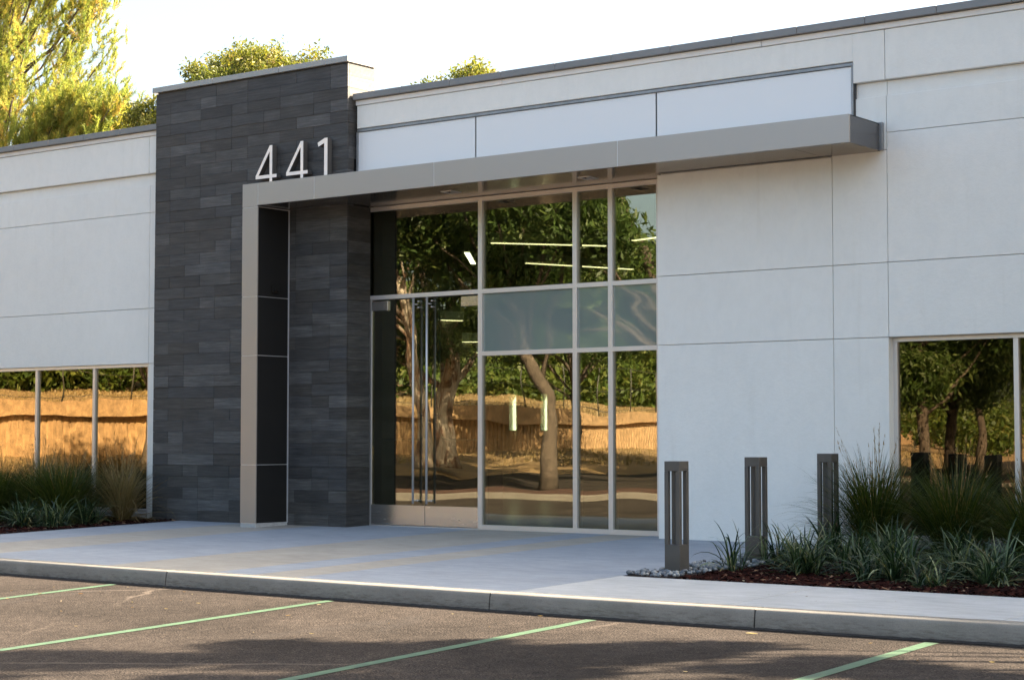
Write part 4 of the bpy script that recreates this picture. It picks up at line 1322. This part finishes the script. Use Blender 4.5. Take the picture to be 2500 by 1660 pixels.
# ------------------------------------------------------------------ what the glass reflects: island, trees, retaining wall, bank
isl = empty("parking_island", (-27, -1.5, -.28)); tag(isl, "raised planting island with red mulch opposite the entrance", kind='structure')
def island(cx_, cy_, rx, ry, ang):
    n_ = 36; P = []
    for i in range(n_):
        t = 2 * math.pi * i / n_; ex = 2.6
        px2 = rx * abs(math.cos(t)) ** (2 / ex) * (1 if math.cos(t) > 0 else -1); py2 = ry * abs(math.sin(t)) ** (2 / ex) * (1 if math.sin(t) > 0 else -1)
        P.append((cx_ + px2 * math.cos(ang) - py2 * math.sin(ang), cy_ + px2 * math.sin(ang) + py2 * math.cos(ang)))
    zf = lambda x, y: -0.276
    ox, oy, oz = isl.location
    for nm, sc_, z0, th, mm in (("island_kerb", 1.0, .16, .3, "kerb_concrete"), ("mulch_mound", .93, .168, .3, "red_mulch")):
        pts_ = [(cx_ + (a - cx_) * sc_, cy_ + (b_ - cy_) * sc_) for a, b_ in P]
        o = poly_slab(nm, pts_, z0, th, mm, isl, zf)
        for v in o.data.vertices: v.co.x -= ox; v.co.y -= oy; v.co.z -= oz
island(-27.6, -2.2, 7.5, 1.9, math.radians(-20))
island(-24, -23.5, 8, 2.0, math.radians(-50))

# retaining wall built of ribbed panels with a plain coping
rw = empty("retaining_wall", (-58.6, -7.8, .5), "long tan retaining wall of ribbed panels with a plain coping across the lot", "wall")
ox, oy, oz = rw.location
path = []
y = 24.0
while y > -175:
    path.append((wall_xs(y), y)); y -= 3.2 if y > -60 else 6.0
HW = 2.3
for (xa, ya), (xb, yb2) in zip(path[:-1], path[1:]):
    d = np.array([xb - xa, yb2 - ya]); L = np.linalg.norm(d); d /= L; nrm = np.array([-d[1], d[0]])
    if nrm[0] < 0: nrm = -nrm
    near = ya > -60
    nr = 11 if near else 4
    V, F = [], []
    # ribbed outline in plan, 2 depths
    prof2 = []
    stp = (L - .03) / nr
    for i in range(nr):
        s0 = .015 + i * stp
        prof2 += [(s0, 0.0), (s0 + stp * .28, 0.0), (s0 + stp * .36, .045), (s0 + stp * .92, .045)]
    prof2.append((L - .015, 0.0))
    for s_, h_ in prof2:
        p = np.array([xa, ya]) + d * s_ + nrm * (h_ - .05)
        for z in (0.0, HW - .05): V.append((p[0] - ox, p[1] - oy, z + .45 - oz))
    for i in range(len(prof2) - 1): F.append((2 * i, 2 * i + 2, 2 * i + 3, 2 * i + 1))
    link("wall_panel", np_mesh("wall_panel", V, F), "tan_concrete", rw)
    # coping: a plain band proud of the ribs
    V = []
    for s_ in (.006, L - .006):
        for h_, z in ((.30, HW - .62 + .45), (.32, HW + .45), (-.40, HW + .45), (-.40, .3)):
            p = np.array([xa, ya]) + d * s_ + nrm * h_
            V.append((p[0] - ox, p[1] - oy, z - oz))
    V2 = V[:4] + V[4:]
    p = [np.array([xa, ya]) + d * s_ + nrm * -.06 for s_ in (.006, L - .006)]
    V2 += [(q[0] - ox, q[1] - oy, HW - .62 + .45 - oz) for q in p]
    link("coping", np_mesh("coping", V2, [(0, 4, 5, 1), (1, 5, 6, 2), (2, 6, 7, 3), (0, 8, 9, 4)]), "tan_concrete", rw)

# chain link fence posts along the bank
fe = empty("chain_link_fence", (-60, -10, 2.7), "thin dark chain link fence standing on the bank above the retaining wall", "fence")
pts_, wires = [], []
y = 22.0
prev = None
while y > -140:
    x = wall_xs(y) - 1.1; b0 = (x, y, 2.75); t0 = (x, y, 4.95)
    pts_.append(([b0, (x, y, 3.8), t0], [.035] * 3))
    if prev is not None:
        for k in range(3): wires.append(([(prev[0], prev[1], 2.95 + k * .98), ((prev[0] + x) / 2, (prev[1] + y) / 2, 2.93 + k * .98), (x, y, 2.95 + k * .98)], [.012] * 3))
    prev = (x, y); y -= 3.4
for p_, r_ in pts_: tubes("fence_post", [(p_, r_)], "fence_metal", fe, 5)
tubes("fence_wire", wires, "fence_metal", fe, 4)

# dry grass tufts on the bank and at the wall foot
def tufts(name, n, seed, urange, yr, lab, hgt=.09):
    g = np.random.default_rng(seed)
    y = g.uniform(*yr, n); u = g.uniform(*urange, n)
    x = np.array([wall_xs(a) for a in y]) + u; z = np.array([terr_z(a, b_) for a, b_ in zip(u, y)])
    P = np.column_stack([x, y, z])
    d = g.normal(0, .5, (n, 3)); d[:, 2] = 1; d *= (hgt * g.uniform(.4, 1.2, n))[:, None]
    s_ = np.cross(d, g.normal(0, 1, (n, 3))); s_ /= np.linalg.norm(s_, axis=1)[:, None]; w = .05
    V = np.stack([P - s_ * w - [0, 0, .05], P + s_ * w - [0, 0, .05], P + d + s_ * .01, P + d - s_ * .01], 1).reshape(-1, 3)
    o = link(name, np_mesh(name, V, np.arange(4 * n).reshape(-1, 4), np.repeat(g.uniform(.3, 1, n), 4)), "dry_blade")
    tag(o, lab, "dry grass", kind='stuff')
tufts("dry_grass", 26000, 41, (-10, -.9), (-110, 22), "dry golden grass growing on the bank above the retaining wall")
tufts("dry_grass", 9000, 42, (.3, 9), (-90, 22), "dry grass and litter on the ground at the foot of the retaining wall", .12)

# shrub thicket behind the bank: one mass
g = np.random.default_rng(55)
cl = []
y = 40.0
while y > -210:
    x = wall_xs(max(-400, y))
    for k in range(7):
        u = g.uniform(-21, -8.5); hh_ = g.uniform(1.2, 6.0) if u > -14 else g.uniform(2.5, 14)
        cl.append((x + u, y + g.uniform(-2, 2), 3.9 + hh_ * .8 + max(0, (-u - 10)) * .12, g.uniform(1.2, 2.3)))
    for k in range(3):
        cl.append((x - 8.3 - g.uniform(0, 2), y + g.uniform(-2, 2), 4.0 + g.uniform(0, .8), g.uniform(.9, 1.4)))
    y -= 2.6
for k in range(420):
    cl.append((g.uniform(-190, -50), g.uniform(-290, -185), g.uniform(3, 24), g.uniform(2.5, 4.5)))
for k in range(120):
    y = g.uniform(-200, -75); cl.append((wall_xs(y) - g.uniform(10, 22), y, g.uniform(4, 17), g.uniform(1.8, 3)))
for k in range(45):      # dark brush standing before the far end of the wall
    y = g.uniform(-165, -85); cl.append((wall_xs(y) + g.uniform(3, 12), y, g.uniform(.6, 3.4), g.uniform(.9, 1.5)))
P, tn = crown_points(g, sky_gap(cl), 22, 16, 0, .36)
Vq, Fq, Tq = leaf_quads(P, .42, g, .5, (0, 0, 0), tn)
o = link("hillside_thicket", np_mesh("hillside_thicket", Vq, Fq, Tq), "shrub_leaf")
tag(o, "dense green thicket of shrubs and trees along the top of the bank", "thicket", kind='stuff')

# lot trees opposite the entrance (seen in the glass)
tree("lot_tree", "tree with a bent grey trunk on the island reflected in the middle panes", "tree", (-29.4, -3.8, -.1),
     [(-29.4, -3.8, -.1), (-29.25, -3.74, 1.6), (-29.3, -3.7, 2.5), (-29.75, -3.3, 3.5), (-30.0, -3.1, 4.6), (-30.2, -3.0, 6)], [.20, .175, .17, .15, .12, .08],
     ell_clumps(g0, (-30.2, -3.6, 8.6), (4.6, 4.6, 2.9), 60, 1.0, 5.0), "dark_leaf", "bark", .26, 40, 26, .26, 111, .3, (0, 0, -.8), "trees standing in the parking lot")
tree("lot_tree", "leaning pale limbed tree reflected in the top right pane", "tree", (-31.0, -14.8, .1),
     [(-30.6, -15.4, .1), (-31.2, -14.8, 3.4), (-32.0, -14.0, 5.6), (-32.8, -13.3, 8.2), (-33.4, -12.8, 10.0)], [.24, .22, .2, .16, .1],
     ell_clumps(g0, (-35.0, -12.0, 8.3), (4.0, 3.6, 3.2), 40, 1.0, 4.5), "dark_leaf", "bark", .26, 34, 24, .26, 112, .3, (0, 0, -.8), "trees standing in the parking lot")
tree("eucalyptus_tree", "eucalyptus with a tall white and russet trunk reflected in the left door", "tree", (-42.3, -14.1, .1),
     [(-42.3, -14.1, .1), (-42.3, -14.0, 2.3), (-42.6, -13.6, 4.2), (-42.7, -13.45, 6.3), (-43.3, -12.9, 7.8), (-43.8, -12.6, 10)], [.30, .25, .23, .20, .17, .10],
     ell_clumps(g0, (-43.8, -12.5, 10.0), (4.4, 4.4, 3.0), 54, 1.05, 5.2), "dark_leaf", "eucalyptus_bark", .26, 34, 24, .26, 113, .22, (0, 0, -1.2), "trees standing in the parking lot")
tree("eucalyptus_tree", "eucalyptus with a massive gnarled base reflected in the right door", "tree", (-45.5, -19.1, .1),
     [(-45.5, -19.1, .1), (-45.5, -19.1, 2.7), (-45.2, -19.3, 4.5), (-45.9, -18.6, 6.8), (-46.3, -18.3, 9)], [.46, .36, .25, .18, .12],
     ell_clumps(g0, (-45.6, -18.8, 7.6), (4.6, 4.6, 3.4), 60, 1.1, 3.6), "dark_leaf", "eucalyptus_bark", .26, 34, 24, .28, 114, .22, (0, 0, -1.2), "trees standing in the parking lot")
TR = [(-26.5, -22.6, 9.0, "forked grey tree reflected at the left of the right window"), (-30.8, -34.4, 10.0, "grey trunk tree reflected in the middle of the right window"),
      (-35.7, -49.5, 11.0, "reddish trunk tree reflected at the right of the right window"), (-22.5, -30, 9.5, "leafy tree farther along the island row"),
      (-38.0, -32.0, 11.0, "leafy tree in the far row of the lot"), (-47.5, -31, 10.5, "tree close to the retaining wall in the far row"), (-36.5, -22.0, 11.5, "dense tree behind the island tree"),
      (-44.0, -3.0, 10.5, "tree casting shade on the lot beside the wall"), (-34.5, 4.5, 9.0, "tree shading the left part of the lot")]
for i, (x, y, hz, lab) in enumerate(TR):
    if i == 8: continue
    lean = g0.normal(0, .25, 2)
    tree("lot_tree", lab, "tree", (x, y, -.25), [(x, y, -.25), (x + lean[0] * .3, y + lean[1] * .3, 2.0), (x + lean[0], y + lean[1], 3.6), (x + lean[0] * 2, y + lean[1] * 2, 6)], [.22, .19, .17, .11],
         ell_clumps(g0, (x, y, hz * .72 - (.8 if i in (1, 2) else 0)), (4.2, 4.2, 3.4), 46, 1.1, 3.0), "dark_leaf", "bark", .27, 32, 22, .28, 130 + i, .3, (0, 0, -.6), "trees standing in the parking lot")
# hedge behind the building seen through the far lobby windows
hc = [(x, 42 + g0.uniform(-.5, .5), g0.uniform(.4, 2.6), 1.0) for x in np.arange(-34, -20, .7)]
P, tn = crown_points(np.random.default_rng(9), hc, 16, 14, 0, .25)
Vq, Fq, Tq = leaf_quads(P, .25, np.random.default_rng(9), .5, (0, 0, 0), tn)
tag(link("hedge", np_mesh("hedge", Vq, Fq, Tq), "broad_leaf"), "sunlit green hedge seen through the far lobby windows", "hedge")
